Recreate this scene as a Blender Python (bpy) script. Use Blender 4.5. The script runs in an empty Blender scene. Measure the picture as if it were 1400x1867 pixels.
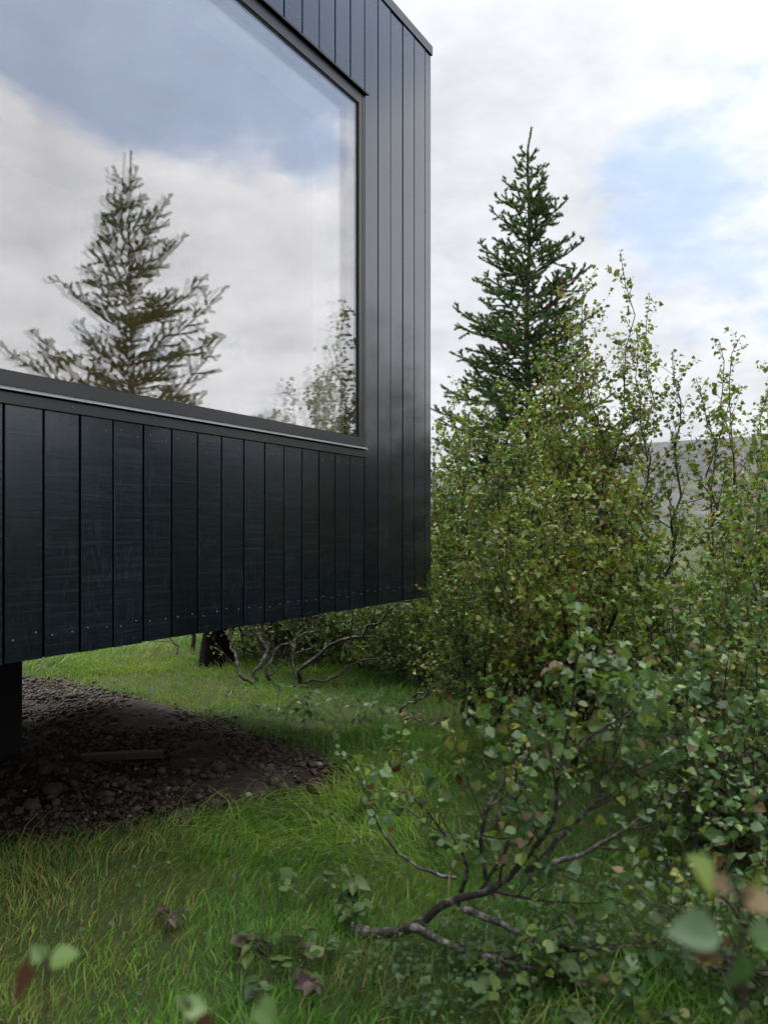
import bpy, bmesh, math
import numpy as np

RNG = np.random.default_rng(11)
S = bpy.context.scene
COL = S.collection
EYE, F, CX, HY = 1.25, 1500.0, 700.0, 967.0      # eye height, focal length in photo pixels, principal column, horizon row
A_OFF, TH = 2.55, math.atan(849 / 1500)          # the facade passes 2.55 m left of the lens and runs away at TH
ST, CT = math.sin(TH), math.cos(TH)
V3 = lambda *a: np.array(a, float)


def at(x, y, d):
    """World point seen at photo pixel (x, y) at depth d metres."""
    return V3((x - CX) / F * d, d, EYE + (HY - y) / F * d)


def at_ground(x, y):
    d = F * EYE / (y - HY)
    return V3((x - CX) / F * d, d, 0.0)


def nrm(v):
    return v / np.maximum(np.linalg.norm(v, axis=-1, keepdims=True), 1e-9)


def smooth(a, b, x):
    t = np.clip((x - a) / (b - a), 0, 1)
    return t * t * (3 - 2 * t)


def hash_noise(x, y, seed=0):
    """Cheap smooth 2-D value noise in 0..1."""
    def h(i, j):
        v = np.sin(i * 127.1 + j * 311.7 + seed * 74.7) * 43758.5453
        return v - np.floor(v)
    xi, yi = np.floor(x), np.floor(y)
    fx, fy = x - xi, y - yi
    fx, fy = fx * fx * (3 - 2 * fx), fy * fy * (3 - 2 * fy)
    return (h(xi, yi) * (1 - fx) + h(xi + 1, yi) * fx) * (1 - fy) + (h(xi, yi + 1) * (1 - fx) + h(xi + 1, yi + 1) * fx) * fy


# ------------------------------------------------------------------ objects
def tag(o, label=None, cat=None, group=None, kind=None):
    if label: o['label'] = label
    if cat: o['category'] = cat
    if group: o['group'] = group
    if kind: o['kind'] = kind
    return o


def empty(name, loc, label, cat, group=None, rotz=0.0):
    o = bpy.data.objects.new(name, None)
    o.empty_display_size = 0.2
    COL.objects.link(o)
    o.location = loc
    o.rotation_euler = (0, 0, rotz)
    return tag(o, label, cat, group)


def mesh_obj(name, V, polys, mats, parent=None, midx=None, var=None, shade=False, origin=None):
    """polys: list of (n,k) index arrays; var / midx: matching lists of per-face values."""
    V = np.asarray(V, float).reshape(-1, 3)
    if origin is not None:
        V = V - np.asarray(origin, float)
    me = bpy.data.meshes.new(name)
    me.vertices.add(len(V))
    me.vertices.foreach_set('co', V.astype(np.float32).ravel())
    polys = [np.asarray(p, np.int32) for p in polys]
    loops = np.concatenate([p.ravel() for p in polys])
    tot = np.concatenate([np.full(len(p), p.shape[1], np.int32) for p in polys])
    start = np.concatenate([[0], np.cumsum(tot)[:-1]]).astype(np.int32)
    me.loops.add(len(loops))
    me.loops.foreach_set('vertex_index', loops.astype(np.int32))
    me.polygons.add(len(tot))
    me.polygons.foreach_set('loop_start', start)
    me.polygons.foreach_set('loop_total', tot)
    if not isinstance(mats, (list, tuple)):
        mats = [mats]
    for m in mats:
        me.materials.append(m)
    if midx is not None:
        me.polygons.foreach_set('material_index', np.concatenate([np.full(len(p), k, np.int32) if np.isscalar(k) else np.asarray(k, np.int32) for p, k in zip(polys, midx)]))
    me.polygons.foreach_set('use_smooth', np.full(len(tot), shade))
    if var is not None:
        a = me.attributes.new('var', 'FLOAT', 'FACE')
        a.data.foreach_set('value', np.concatenate([np.broadcast_to(np.asarray(v, float), (len(p),)) for p, v in zip(polys, var)]).astype(np.float32))
    me.update()
    o = bpy.data.objects.new(name, me)
    COL.objects.link(o)
    if parent is not None:
        o.parent = parent
    elif origin is not None:
        o.location = origin
    return o


class Boxes:
    """Collects boxes / prisms into one mesh."""
    def __init__(s):
        s.V, s.q, s.var, s.n = [], {}, {}, 0

    def add(s, V, faces, var=0.5):
        s.V.append(np.asarray(V, float))
        for f in faces:
            s.q.setdefault(len(f), []).append([i + s.n for i in f])
            s.var.setdefault(len(f), []).append(var)
        s.n += len(V)

    def board(s, a, c, f, z0, z1, var):
        """Cladding board: painted face, edges blackened as groove shade (third material) inside the joints."""
        e = .0011
        P = [(a, 0), (a, f + e), (a + e, f), (c - e, f), (c, f + e), (c, 0)]
        n = s.n
        s.prism(P, z0, z1, var)
        q = s.var[4]
        for i in (-6, -2):                      # the two joint faces, groove shade put into their colour
            q[i] = var + 2

    def box(s, x0, x1, y0, y1, z0, z1, var=0.5):
        V = [(x, y, z) for z in (z0, z1) for x, y in ((x0, y0), (x1, y0), (x1, y1), (x0, y1))]
        s.add(V, [(3, 2, 1, 0), (4, 5, 6, 7), (0, 1, 5, 4), (1, 2, 6, 5), (2, 3, 7, 6), (3, 0, 4, 7)], var)

    def prism(s, poly, z0, z1, var=0.5):
        n = len(poly)
        V = [(x, y, z0) for x, y in poly] + [(x, y, z1) for x, y in poly]
        fs = [tuple(range(n - 1, -1, -1)), tuple(range(n, 2 * n))]
        fs += [(i, (i + 1) % n, (i + 1) % n + n, i + n) for i in range(n)]
        s.add(V, fs, var)

    def xprism(s, poly, x0, x1, var=0.5):
        """Profile in (y, z) swept along x."""
        n = len(poly)
        V = [(x0, y, z) for y, z in poly] + [(x1, y, z) for y, z in poly]
        fs = [tuple(range(n)), tuple(range(2 * n - 1, n - 1, -1))]
        fs += [((i + 1) % n, i, i + n, (i + 1) % n + n) for i in range(n)]
        s.add(V, fs, var)

    def disc(s, x, y, z, r, d, var=0.5, n=7):
        """Small screw head on the front (-y) face."""
        a = np.arange(n) * 2 * math.pi / n
        V = [(x + r * math.cos(t), y, z + r * math.sin(t)) for t in a] + [(x + r * .7 * math.cos(t), y - d, z + r * .7 * math.sin(t)) for t in a]
        s.add(V, [tuple(range(n, 2 * n))] + [(i, (i + 1) % n, (i + 1) % n + n, i + n) for i in range(n)], var)

    def build(s, name, mat, parent=None, **k):
        ks = sorted(s.q)
        return mesh_obj(name, np.concatenate(s.V), [s.q[i] for i in ks], mat, parent, var=[np.abs(s.var[i]) % 2 for i in ks], midx=[np.where(np.array(s.var[i]) < 0, 1, np.where(np.array(s.var[i]) >= 2, 2, 0)) for i in ks], **k)


# ------------------------------------------------------------------ materials
class NT:
    def __init__(s, name, world=False):
        if world:
            s.m = bpy.data.worlds.new(name)
        else:
            s.m = bpy.data.materials.new(name)
        s.m.use_nodes = True
        s.t = s.m.node_tree
        s.t.nodes.clear()

    def n(s, kind, **k):
        nd = s.t.nodes.new(kind)
        for a, v in k.items():
            if a in ('i', 'inp'):
                for key, val in v.items():
                    s.set(nd, key, val)
            else:
                setattr(nd, a, v)
        return nd

    def set(s, nd, key, val):
        sock = nd.inputs[key]
        if isinstance(val, bpy.types.NodeSocket):
            s.t.links.new(val, sock)
        else:
            if isinstance(val, (tuple, list)) and len(val) == 3 and sock.type == 'RGBA':
                val = (*val, 1)
            sock.default_value = val

    def math(s, op, a, b=None, c=None, clamp=False):
        nd = s.n('ShaderNodeMath', operation=op, use_clamp=clamp)
        s.set(nd, 0, a)
        if b is not None: s.set(nd, 1, b)
        if c is not None: s.set(nd, 2, c)
        return nd.outputs[0]

    def mix(s, f, a, b, blend='MIX'):
        nd = s.n('ShaderNodeMix', data_type='RGBA', blend_type=blend)
        s.set(nd, 0, f); s.set(nd, 6, a); s.set(nd, 7, b)
        return nd.outputs[2]

    def ramp(s, f, stops, interp='LINEAR'):
        nd = s.n('ShaderNodeValToRGB')
        s.set(nd, 0, f)
        cr = nd.color_ramp
        cr.interpolation = interp
        while len(cr.elements) < len(stops):
            cr.elements.new(0.5)
        for e, (p, c) in zip(cr.elements, stops):
            e.position = p
            e.color = (*c, 1) if len(c) == 3 else c
        return nd.outputs[0]

    def smooth(s, x, a, b):
        nd = s.n('ShaderNodeMapRange', interpolation_type='SMOOTHSTEP', i={0: x, 1: a, 2: b, 3: 0.0, 4: 1.0})
        return nd.outputs[0]

    def noise(s, vec, scale, detail=4, rough=.55, dist=0.0):
        nd = s.n('ShaderNodeTexNoise', i={'Scale': scale, 'Detail': detail, 'Roughness': rough, 'Distortion': dist})
        if vec is not None: s.set(nd, 'Vector', vec)
        return nd.outputs[0]

    def mapping(s, vec, scale=(1, 1, 1), loc=(0, 0, 0)):
        nd = s.n('ShaderNodeMapping', i={'Vector': vec, 'Scale': scale, 'Location': loc})
        return nd.outputs[0]

    def obj(s):
        return s.n('ShaderNodeTexCoord').outputs['Object']

    def attr(s, name='var'):
        return s.n('ShaderNodeAttribute', attribute_name=name).outputs['Fac']

    def bump(s, h, strength, dist, normal=None):
        nd = s.n('ShaderNodeBump', i={'Height': h, 'Strength': strength, 'Distance': dist})
        if normal is not None: s.set(nd, 'Normal', normal)
        return nd.outputs[0]

    def out(s, sh):
        o = s.n('ShaderNodeOutputMaterial')
        s.t.links.new(sh, o.inputs[0])
        return s.m

    def bsdf(s, **k):
        nd = s.n('ShaderNodeBsdfPrincipled')
        for a, v in k.items():
            s.set(nd, a.replace('_', ' '), v)
        return nd.outputs[0]


def leaf_material(name, stops, under, rough=.42, spec=.34, trans=.38):
    t = NT(name)
    v = t.attr()
    col = t.ramp(v, stops)
    geo = t.n('ShaderNodeNewGeometry')
    nz = t.noise(t.obj(), 55, 2)
    col = t.mix(t.math('MULTIPLY', nz, .35), col, t.mix(.5, col, (.02, .03, .01)))
    colf = t.mix(t.math('MULTIPLY', geo.outputs['Backfacing'], .4), col, under)
    b = t.bsdf(Base_Color=colf, Roughness=rough, Specular_IOR_Level=spec)
    tr = t.n('ShaderNodeBsdfTranslucent', i={'Color': t.mix(.5, col, t.mix(1.0, col, (1.0, 1.15, .5), 'MULTIPLY'))}).outputs[0]
    mx = t.n('ShaderNodeMixShader', i={0: trans})
    t.t.links.new(b, mx.inputs[1]); t.t.links.new(tr, mx.inputs[2])
    return t.out(mx.outputs[0])


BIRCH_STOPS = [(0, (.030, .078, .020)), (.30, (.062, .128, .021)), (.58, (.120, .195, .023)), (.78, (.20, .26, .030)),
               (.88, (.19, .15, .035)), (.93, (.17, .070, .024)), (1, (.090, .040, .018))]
M_LEAF = leaf_material('birch_leaf', BIRCH_STOPS, (.085, .105, .070))
M_LEAF_NEAR = leaf_material('birch_leaf_near', [(0, (.030, .075, .032)), (.4, (.065, .140, .040)), (.65, (.115, .195, .038)), (.8, (.21, .26, .030)),
                            (.88, (.17, .12, .05)), (1, (.085, .036, .022))], (.10, .125, .095), rough=.38, spec=.5)
M_HERB = leaf_material('herb_leaf', [(0, (.025, .055, .025)), (.5, (.055, .11, .03)), (.75, (.10, .14, .035)), (.9, (.085, .055, .05)), (1, (.06, .03, .03))],
                       (.08, .10, .07), rough=.5)
M_NEEDLE = leaf_material('spruce_needle', [(0, (.036, .088, .030)), (.5, (.078, .160, .044)), (.85, (.145, .230, .062)), (1, (.16, .18, .06))],
                         (.04, .07, .03), rough=.5, spec=.4, trans=.22)
M_GRASS = leaf_material('grass_blade', [(0, (.036, .120, .013)), (.35, (.076, .225, .016)), (.65, (.155, .300, .018)), (.85, (.23, .27, .034)),
                        (.94, (.26, .23, .10)), (1, (.15, .085, .035))], (.06, .11, .03), rough=.55, spec=.2, trans=.35)


def bark_material(name, dark, light, amount, scale=22):
    t = NT(name)
    o = t.obj()
    n1 = t.noise(t.mapping(o, (1, 1, 1)), scale, 5, .65)
    n2 = t.noise(o, scale * 3.2, 3, .6)
    f = t.math('MULTIPLY', t.smooth(n1, .48, .66), amount)
    col = t.mix(f, dark, light)
    col = t.mix(t.math('MULTIPLY', n2, .5), col, (.012, .010, .010))
    nb = t.bump(t.math('ADD', n1, t.math('MULTIPLY', n2, .5)), .8, .006)
    return t.out(t.bsdf(Base_Color=col, Roughness=.72, Specular_IOR_Level=.3, Normal=nb))


M_BARK = bark_material('birch_bark', (.034, .029, .027), (.24, .23, .22), .8, 34)
M_BARK_GREY = bark_material('old_birch_bark', (.050, .042, .038), (.22, .20, .185), .9, 30)
M_TWIG = bark_material('birch_twig', (.040, .024, .020), (.10, .075, .06), .4, 30)
M_SPRUCE_BARK = bark_material('spruce_bark', (.085, .060, .042), (.17, .135, .10), .6, 30)


def wood_material():
    t = NT('black_stained_boards')
    o = t.obj()
    v = t.attr()
    off = t.n('ShaderNodeCombineXYZ', i={0: t.math('MULTIPLY', v, 37.0), 1: 0.0, 2: t.math('MULTIPLY', v, 91.0)}).outputs[0]
    p = t.n('ShaderNodeVectorMath', operation='ADD', i={0: o, 1: off}).outputs[0]
    saw = t.noise(t.mapping(p, (2.2, 1, 95)), 1.0, 6, .72, .3)           # rough-sawn marks across the board
    saw2 = t.noise(t.mapping(p, (9, 1, 320)), 1.0, 2, .5)
    ring = t.noise(t.mapping(p, (16, 1, 1.1)), 1.0, 2, .5, .4)           # cathedral grain
    gr = t.math('SINE', t.math('MULTIPLY', ring, 75.0))
    fib = t.noise(t.mapping(p, (260, 1, 6)), 1.0, 3, .6)
    knots = t.n('ShaderNodeTexVoronoi', i={'Vector': t.mapping(p, (7, 1, 2.2)), 'Scale': 1.0}).outputs[0]
    kn = t.math('SUBTRACT', 1.0, t.smooth(knots, .03, .075))
    h = t.math('ADD', t.math('MULTIPLY', saw, .9), t.math('MULTIPLY', saw2, .25))
    h = t.math('ADD', h, t.math('MULTIPLY', gr, .045))
    h = t.math('ADD', h, t.math('MULTIPLY', fib, .12))
    h = t.math('SUBTRACT', h, t.math('MULTIPLY', kn, .3))
    nb = t.bump(h, .45, .0009)
    pale = t.smooth(saw, .47, .72)
    base = t.mix(t.math('MULTIPLY', pale, .9), (.0018, .0027, .0075), (.0105, .0140, .0250))
    base = t.mix(t.math('MULTIPLY', t.smooth(gr, .7, 1.0), .22), base, (.026, .031, .042))
    tone = t.ramp(v, [(0, (.55, .60, .68)), (.5, (1, 1, 1)), (1, (1.5, 1.45, 1.4))])
    base = t.mix(1.0, base, tone, 'MULTIPLY')
    base = t.mix(t.math('MULTIPLY', kn, .7), base, (.004, .004, .005))
    rough = t.math('ADD', .13, t.math('MULTIPLY', saw, .15))
    return t.out(t.bsdf(Base_Color=base, Roughness=rough, Specular_IOR_Level=.85, Specular_Tint=(.70, .82, 1.0, 1), Coat_Weight=.30, Coat_Roughness=.10, Coat_Tint=(1, 1, 1, 1), Normal=nb))


def plain(name, col, rough=.5, metal=0.0, spec=.5, nscale=20, namt=.25, bump=0.0):
    t = NT(name)
    n = t.noise(t.obj(), nscale, 5, .6)
    dk = tuple(c * .55 for c in col)
    c = t.mix(t.math('MULTIPLY', n, namt * 2), col, dk)
    k = dict(Base_Color=c, Roughness=t.math('ADD', rough - .08, t.math('MULTIPLY', n, .16)), Metallic=metal, Specular_IOR_Level=spec)
    if bump: k['Normal'] = t.bump(n, .6, bump)
    return t.out(t.bsdf(**k))


M_BOARD = wood_material()
M_DARK = plain('membrane_and_joint_shade', (.0015, .0015, .002), .95, 0, .05)
M_FRAME = plain('anthracite_metal', (.020, .022, .027), .34, 0, .5, 60, .15)
M_FRAME_SIDE = plain('bronze_anodised', (.060, .048, .042), .38, .4)
M_GASKET = plain('rubber_gasket', (.004, .004, .004), .6)
M_STEEL = plain('bright_aluminium', (.15, .155, .165), .45, .8, .5, 80, .12)
M_SCREW = plain('screw_steel', (.10, .105, .115), .45, .4)
M_PIER = plain('black_concrete', (.010, .010, .013), .7, 0, .3, 12, .3, .004)
M_ROOMWOOD = plain('interior_plywood', (.68, .43, .20), .55, 0, .4, 6, .15)
M_REVEAL = plain('window_reveal_paint', (.82, .80, .76), .5)
M_PLATE = plain('white_plastic', (.8, .8, .78), .35)
M_CONE = plain('spruce_cone', (.12, .045, .022), .7, 0, .3, 90, .35)
M_PLANK = plain('weathered_plank', (.055, .045, .036), .8, 0, .2, 14, .4, .004)


def glass_material():
    t = NT('coated_glass')
    o = t.obj()
    w = t.noise(t.mapping(o, (1.0, 1.0, 2.2)), 2.3, 2, .5)
    w2 = t.noise(t.mapping(o, (1.0, 1.0, 6.0)), 6.0, 1, .5)
    nb = t.bump(t.math('ADD', w, t.math('MULTIPLY', w2, .12)), 1.0, .0002)
    fc = t.n('ShaderNodeLayerWeight', i={'Blend': .5}).outputs['Facing']
    R = t.math('ADD', .14, t.math('MULTIPLY', t.math('POWER', fc, 3.0), .62), clamp=True)
    gl = t.n('ShaderNodeBsdfGlossy', i={'Color': (.93, .94, 1.0), 'Roughness': 0.0, 'Normal': nb})
    tr = t.n('ShaderNodeBsdfTransparent', i={'Color': (.985, .985, .975)})
    mx = t.n('ShaderNodeMixShader', i={0: R})
    t.t.links.new(tr.outputs[0], mx.inputs[1]); t.t.links.new(gl.outputs[0], mx.inputs[2])
    return t.out(mx.outputs[0])


M_GLASS = glass_material()


def stone_material(name, stops):
    t = NT(name)
    v = t.attr()
    o = t.obj()
    n = t.noise(o, 45, 5, .65)
    c = t.ramp(v, stops)
    c = t.mix(t.math('MULTIPLY', n, .8), c, t.mix(1.0, c, (.45, .42, .40), 'MULTIPLY'))
    return t.out(t.bsdf(Base_Color=c, Roughness=.8, Specular_IOR_Level=.3, Normal=t.bump(n, .7, .004)))


M_STONE = stone_material('river_stone', [(0, (.018, .013, .010)), (.35, (.040, .027, .019)), (.6, (.066, .051, .040)), (.8, (.088, .062, .044)), (.93, (.16, .15, .145)), (1, (.30, .29, .27))])


def ground_material():
    t = NT('turf_and_soil')
    o = t.n('ShaderNodeNewGeometry').outputs['Position']
    soil = t.attr('soil')
    n1 = t.noise(o, 1.3, 5, .6)
    n2 = t.noise(o, 14, 5, .65)
    n3 = t.noise(o, 70, 4, .7)
    g = t.ramp(n1, [(.3, (.026, .045, .012)), (.5, (.040, .066, .016)), (.68, (.062, .070, .022))])
    g = t.mix(t.smooth(n2, .52, .7), g, (.060, .046, .024))
    g = t.mix(t.math('MULTIPLY', n3, .9), g, (.016, .020, .008))
    d = t.ramp(n2, [(.3, (.016, .012, .010)), (.5, (.040, .030, .024)), (.7, (.075, .056, .045))])
    d = t.mix(t.math('MULTIPLY', n3, .8), d, (.018, .013, .010))
    m = t.smooth(t.math('ADD', soil, t.math('MULTIPLY', t.math('SUBTRACT', n2, .5), .6)), .35, .6)
    far = t.attr('far')
    mead = t.ramp(t.noise(o, .05, 5, .6), [(.35, (.034, .050, .018)), (.5, (.050, .060, .026)), (.65, (.062, .060, .036))])
    c = t.mix(m, g, d)
    c = t.mix(far, c, mead)
    h = t.math('ADD', t.math('MULTIPLY', n2, .6), t.math('MULTIPLY', n3, .5))
    return t.out(t.bsdf(Base_Color=c, Roughness=.9, Specular_IOR_Level=.15, Normal=t.bump(h, .8, .03)))


def hill_material():
    t = NT('scree_hillside')
    o = t.n('ShaderNodeNewGeometry').outputs['Position']
    z = t.n('ShaderNodeSeparateXYZ', i={0: o}).outputs[2]
    n1 = t.noise(t.mapping(o, (1, 1, 3)), .010, 7, .62)
    n2 = t.noise(o, .12, 6, .7)
    gz = t.math('ADD', t.math('DIVIDE', z, 60.0), t.math('MULTIPLY', t.math('SUBTRACT', n1, .5), 1.3))
    n2 = t.smooth(n2, .3, .7)
    gul = t.noise(t.mapping(o, (.035, .035, .006)), 1.0, 6, .65)
    n2 = t.math('ADD', t.math('MULTIPLY', n2, .6), t.math('MULTIPLY', t.smooth(gul, .35, .65), .5))
    f = t.smooth(gz, .02, .34)
    grass = t.mix(n2, (.044, .060, .028), (.075, .082, .048))
    scree = t.mix(n2, (.052, .053, .055), (.110, .110, .112))
    c = t.mix(f, grass, scree)
    c = t.mix(t.smooth(t.noise(o, .03, 6, .65), .58, .66), c, (.095, .10, .055))
    return t.out(t.bsdf(Base_Color=c, Roughness=.95, Specular_IOR_Level=.1, Normal=t.bump(n2, .9, 2.0)))


# ------------------------------------------------------------------ terrain
GRAVEL_PX = [(45, 1232), (110, 1240), (180, 1253), (260, 1272), (350, 1300), (450, 1333), (530, 1365), (585, 1392), (622, 1412), (618, 1432),
             (560, 1447), (480, 1462), (400, 1478), (330, 1494), (260, 1511), (160, 1531), (60, 1553), (-60, 1568)]
GRAVEL = np.array([at_ground(p[0] + 18 * (p[0] > 300), p[1])[:2] for p in GRAVEL_PX] + [(-2.6, 2.4), (-4.5, 3.2), (-4.6, 6.6)])


def poly_sd(x, y, poly):
    """Signed distance to a polygon, negative inside."""
    x, y = np.asarray(x, float), np.asarray(y, float)
    d = np.full(x.shape, 1e9)
    ins = np.zeros(x.shape, bool)
    n = len(poly)
    for i in range(n):
        ax, ay = poly[i]
        bx, by = poly[(i + 1) % n]
        ex, ey = bx - ax, by - ay
        t = np.clip(((x - ax) * ex + (y - ay) * ey) / (ex * ex + ey * ey), 0, 1)
        d = np.minimum(d, np.hypot(x - ax - t * ex, y - ay - t * ey))
        c = ((ay > y) != (by > y)) & (x < (bx - ax) * (y - ay) / (by - ay + 1e-12) + ax)
        ins ^= c
    return np.where(ins, -d, d)


def ground_h(x, y):
    x, y = np.asarray(x, float), np.asarray(y, float)
    r = np.hypot(x, y)
    h = .07 * (hash_noise(x * .9, y * .9, 3) - .5) + .035 * (hash_noise(x * 3.1, y * 3.1, 5) - .5)
    h = h * smooth(60, 10, r)
    h += .04 * smooth(.1, -.7, poly_sd(x, y, GRAVEL)) * smooth(12, 8, r)
    h += -7.0 * smooth(12, 70, r) - 10 * smooth(60, 190, r)
    return h


def axis(fine0, fine1, step, lim):
    a = list(np.arange(fine0, fine1 + 1e-6, step))
    d, v = step, a[-1]
    while v < lim:
        d *= 1.13; v += d; a.append(v)
    d, v = step, a[0]
    lo = []
    while v > -lim:
        d *= 1.13; v -= d; lo.append(v)
    return np.array(lo[::-1] + a)


def build_ground():
    gx, gy = axis(-6.5, 6.5, .07, 190), axis(.8, 12.0, .07, 190)
    X, Y = np.meshgrid(gx, gy, indexing='ij')
    Z = ground_h(X, Y)
    soil = smooth(.10, -.10, poly_sd(X, Y, GRAVEL))
    Z = Z + soil * (.03 * (hash_noise(X * 9, Y * 9, 9) - .5) + .05 * (hash_noise(X * 3, Y * 3, 19) - .5))
    far = smooth(14, 30, np.hypot(X, Y))
    nx, ny = X.shape
    idx = np.arange(nx * ny).reshape(nx, ny)
    q = np.stack([idx[:-1, :-1], idx[1:, :-1], idx[1:, 1:], idx[:-1, 1:]], -1).reshape(-1, 4)
    o = mesh_obj('ground', np.stack([X, Y, Z], -1), [q], ground_material(), shade=True)
    for nm, v in (('soil', soil), ('far', far)):
        a = o.data.attributes.new(nm, 'FLOAT', 'POINT')
        a.data.foreach_set('value', v.astype(np.float32).ravel())
    tag(o, 'grassy turf with a bare dark soil patch under the raised cabin', 'ground', kind='structure')
    # hill ring round the valley
    rs = np.concatenate([np.linspace(150, 330, 10), np.linspace(345, 900, 60), np.linspace(950, 3500, 16)])
    an = np.linspace(0, 2 * math.pi, 361)[:-1]
    R, T = np.meshgrid(rs, an, indexing='ij')
    X, Y = R * np.sin(T), R * np.cos(T)
    top = 66 - 19 * smooth(math.radians(20), math.radians(5), np.where(T > math.pi, T - 2 * math.pi, T)) * (T < 1.6) - 22 * (T > 1.6)
    top = top + 7 * (hash_noise(X * .006, Y * .006, 2) - .5) + 3 * (hash_noise(X * .022, Y * .022, 4) - .5)
    H = -20 + (top + 20) * smooth(300, 640, R + 60 * (hash_noise(X * .008, Y * .008, 6) - .5)) + 1.2 * (hash_noise(X * .08, Y * .08, 8) - .5)
    H -= smooth(700, 1500, R) * 20
    nr, na = R.shape
    idx = np.arange(nr * na).reshape(nr, na)
    nx2 = np.roll(idx, -1, 1)
    q = np.stack([idx[:-1], idx[1:], nx2[1:], nx2[:-1]], -1).reshape(-1, 4)[:, ::-1]
    h = mesh_obj('hill', np.stack([X, Y, H], -1), [q], hill_material(), shade=True)
    tag(h, 'bare grey scree hillside with pale grass at its foot beyond the birches', 'hill', kind='structure')


# ------------------------------------------------------------------ house
S_CORNER, Z_BOT, Z_TOP = 5.712, .85, 4.15
W0, W1, WZ0, WZ1 = .90, 4.933, 1.640, 3.515     # window opening along the facade and in height
DEPTH = 3.0


def build_house():
    root = empty('cabin', (-A_OFF, 0, 0), 'black timber cabin raised above the grass with a huge picture window', 'cabin', rotz=math.pi / 2 - TH)
    # cladding boards (local x along the facade, -y towards the viewer, z up)
    b = Boxes()
    edges = [2.976 + .1398 * k for k in range(-33, 20)] + [S_CORNER]
    r = np.random.default_rng(3)
    for k in range(len(edges) - 1):
        a, c = edges[k] + .0048, edges[k + 1] - .0048
        if k == len(edges) - 2: c = edges[k + 1]
        spans = [(Z_BOT, Z_TOP - .03)]
        mid = (a + c) / 2
        if W0 < mid < W1:
            spans = [(Z_BOT, WZ0 + .01), (WZ1 + .012, Z_TOP - .03)]
        for z0, z1 in spans:
            y = r.uniform(-.0012, .0012)
            f = -.022 + y
            z0 += r.uniform(-.0025, .0025) if z0 == Z_BOT else 0
            v = r.uniform()
            b.board(a, c, f, z0, z1, v * .99)
            for zz in (z0 + .075, z1 - .06):
                for xx in (a + .027, c - .027):
                    b.disc(xx + r.uniform(-.004, .004), f, zz + r.uniform(-.01, .01), .0034, .0012, -r.uniform(.1, 1))
    b.build('cladding', [M_BOARD, M_SCREW, M_DARK], root)
    # shell: sheathing, roof, floor, end and back walls
    w = Boxes()
    L0, L1 = edges[0], S_CORNER - .024
    w.box(L0, W0 - .03, .001, .255, Z_BOT + .01, Z_TOP - .05)
    w.box(W1 + .012, L1, .001, .255, Z_BOT + .01, Z_TOP - .05)
    w.box(W0 - .03, W1 + .012, .001, .255, Z_BOT + .01, WZ0 - .01)
    w.box(W0 - .03, W1 + .012, .001, .255, WZ1 + .02, Z_TOP - .05)
    w.build('wall_core', M_DARK, root)
    e = Boxes()
    for k in range(21):                                   # end wall boards beyond the corner and at the other end
        y0 = .0 + k * .1398
        y1 = min(y0 + .134, DEPTH)
        e.box(L1, S_CORNER, y0, y1, Z_BOT, Z_TOP - .03, r.uniform())
        e.box(L0 - .022, L0 - .001, y0, y1, Z_BOT, Z_TOP - .03, r.uniform())
    for k in range(len(edges) - 1):
        e.box(edges[k] + .003, edges[k + 1] - .003, DEPTH, DEPTH + .022, Z_BOT, Z_TOP - .03, r.uniform())
    e.build('rear_cladding', M_BOARD, root)
    so = Boxes()
    so.box(L0, L1 - .001, .256, DEPTH - .001, Z_BOT + .02, Z_BOT + .12)
    so.build('soffit', M_DARK, root)
    rf = Boxes()
    rf.box(L0 - .02, S_CORNER - .003, .01, DEPTH + .02, Z_TOP - .045, Z_TOP - .002)
    ro = rf.build('roof', M_DARK, root)
    tr = Boxes()
    tr.xprism([(-.030, Z_TOP - .036), (-.030, Z_TOP + .018), (.06, Z_TOP + .022), (.06, Z_TOP), (-.027, Z_TOP - .004), (-.027, Z_TOP - .036)], L0 - .03, S_CORNER + .008)
    tr.box(S_CORNER + .001, S_CORNER + .008, -.027, DEPTH + .03, Z_TOP - .036, Z_TOP + .016)
    tr.build('roof_trim', M_FRAME, root)
    # room behind the glass
    g = Boxes()
    f0, c0 = Z_BOT + .30, 3.72
    g.box(L0 + .1, 5.45, .256, DEPTH - .26, Z_BOT + .13, f0, .4)          # floor
    g.box(L0 + .1, 5.45, .256, DEPTH - .26, c0, Z_TOP - .06, .6)         # ceiling
    g.box(5.45, L1 - .002, .256, DEPTH - .03, Z_BOT + .13, Z_TOP - .06, .5)
    g.box(L0 + .002, L0 + .1, .256, DEPTH - .03, Z_BOT + .13, Z_TOP - .06, .5)
    g.box(L0 + .1, 5.45, DEPTH - .26, DEPTH - .03, Z_BOT + .13, Z_TOP - .06, .5)
    g.box(L0 + .1, W0 - .03, .256, .27, f0, c0, .5)
    g.box(W1 + .012, 5.45, .256, .27, f0, c0, .5)
    g.box(W0 - .03, W1 + .012, .256, .27, f0, WZ0 - .01, .5)
    g.box(W0 - .03, W1 + .012, .256, .27, WZ1 + .02, c0, .5)
    g.build('room_lining', M_ROOMWOOD, root)
    # window
    win = Boxes()
    y0, y1 = -.026, .070
    gz0, gz1, gx0, gx1 = 1.728, 3.452, W0 + .06, 4.876
    win.box(W0, W1 - .004, y0, y1, 1.684, gz0)                             # bottom member
    win.box(W0, W1 - .004, y0 + .003, y1, gz1, WZ1 - .006)                 # head
    win.box(W0, gx0, y0 + .003, y1, gz0, gz1)
    win.box(gx1, W1 - .022, y0 + .003, y1, gz0, gz1)
    fr = win.build('window', M_FRAME, root)
    sd = Boxes()
    sd.box(W1 - .0215, W1 - .004, y0 + .001, y1, gz0 + .001, WZ1 - .016)
    sd.build('frame', M_FRAME_SIDE, fr)
    ga = Boxes()
    q = .009
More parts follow.
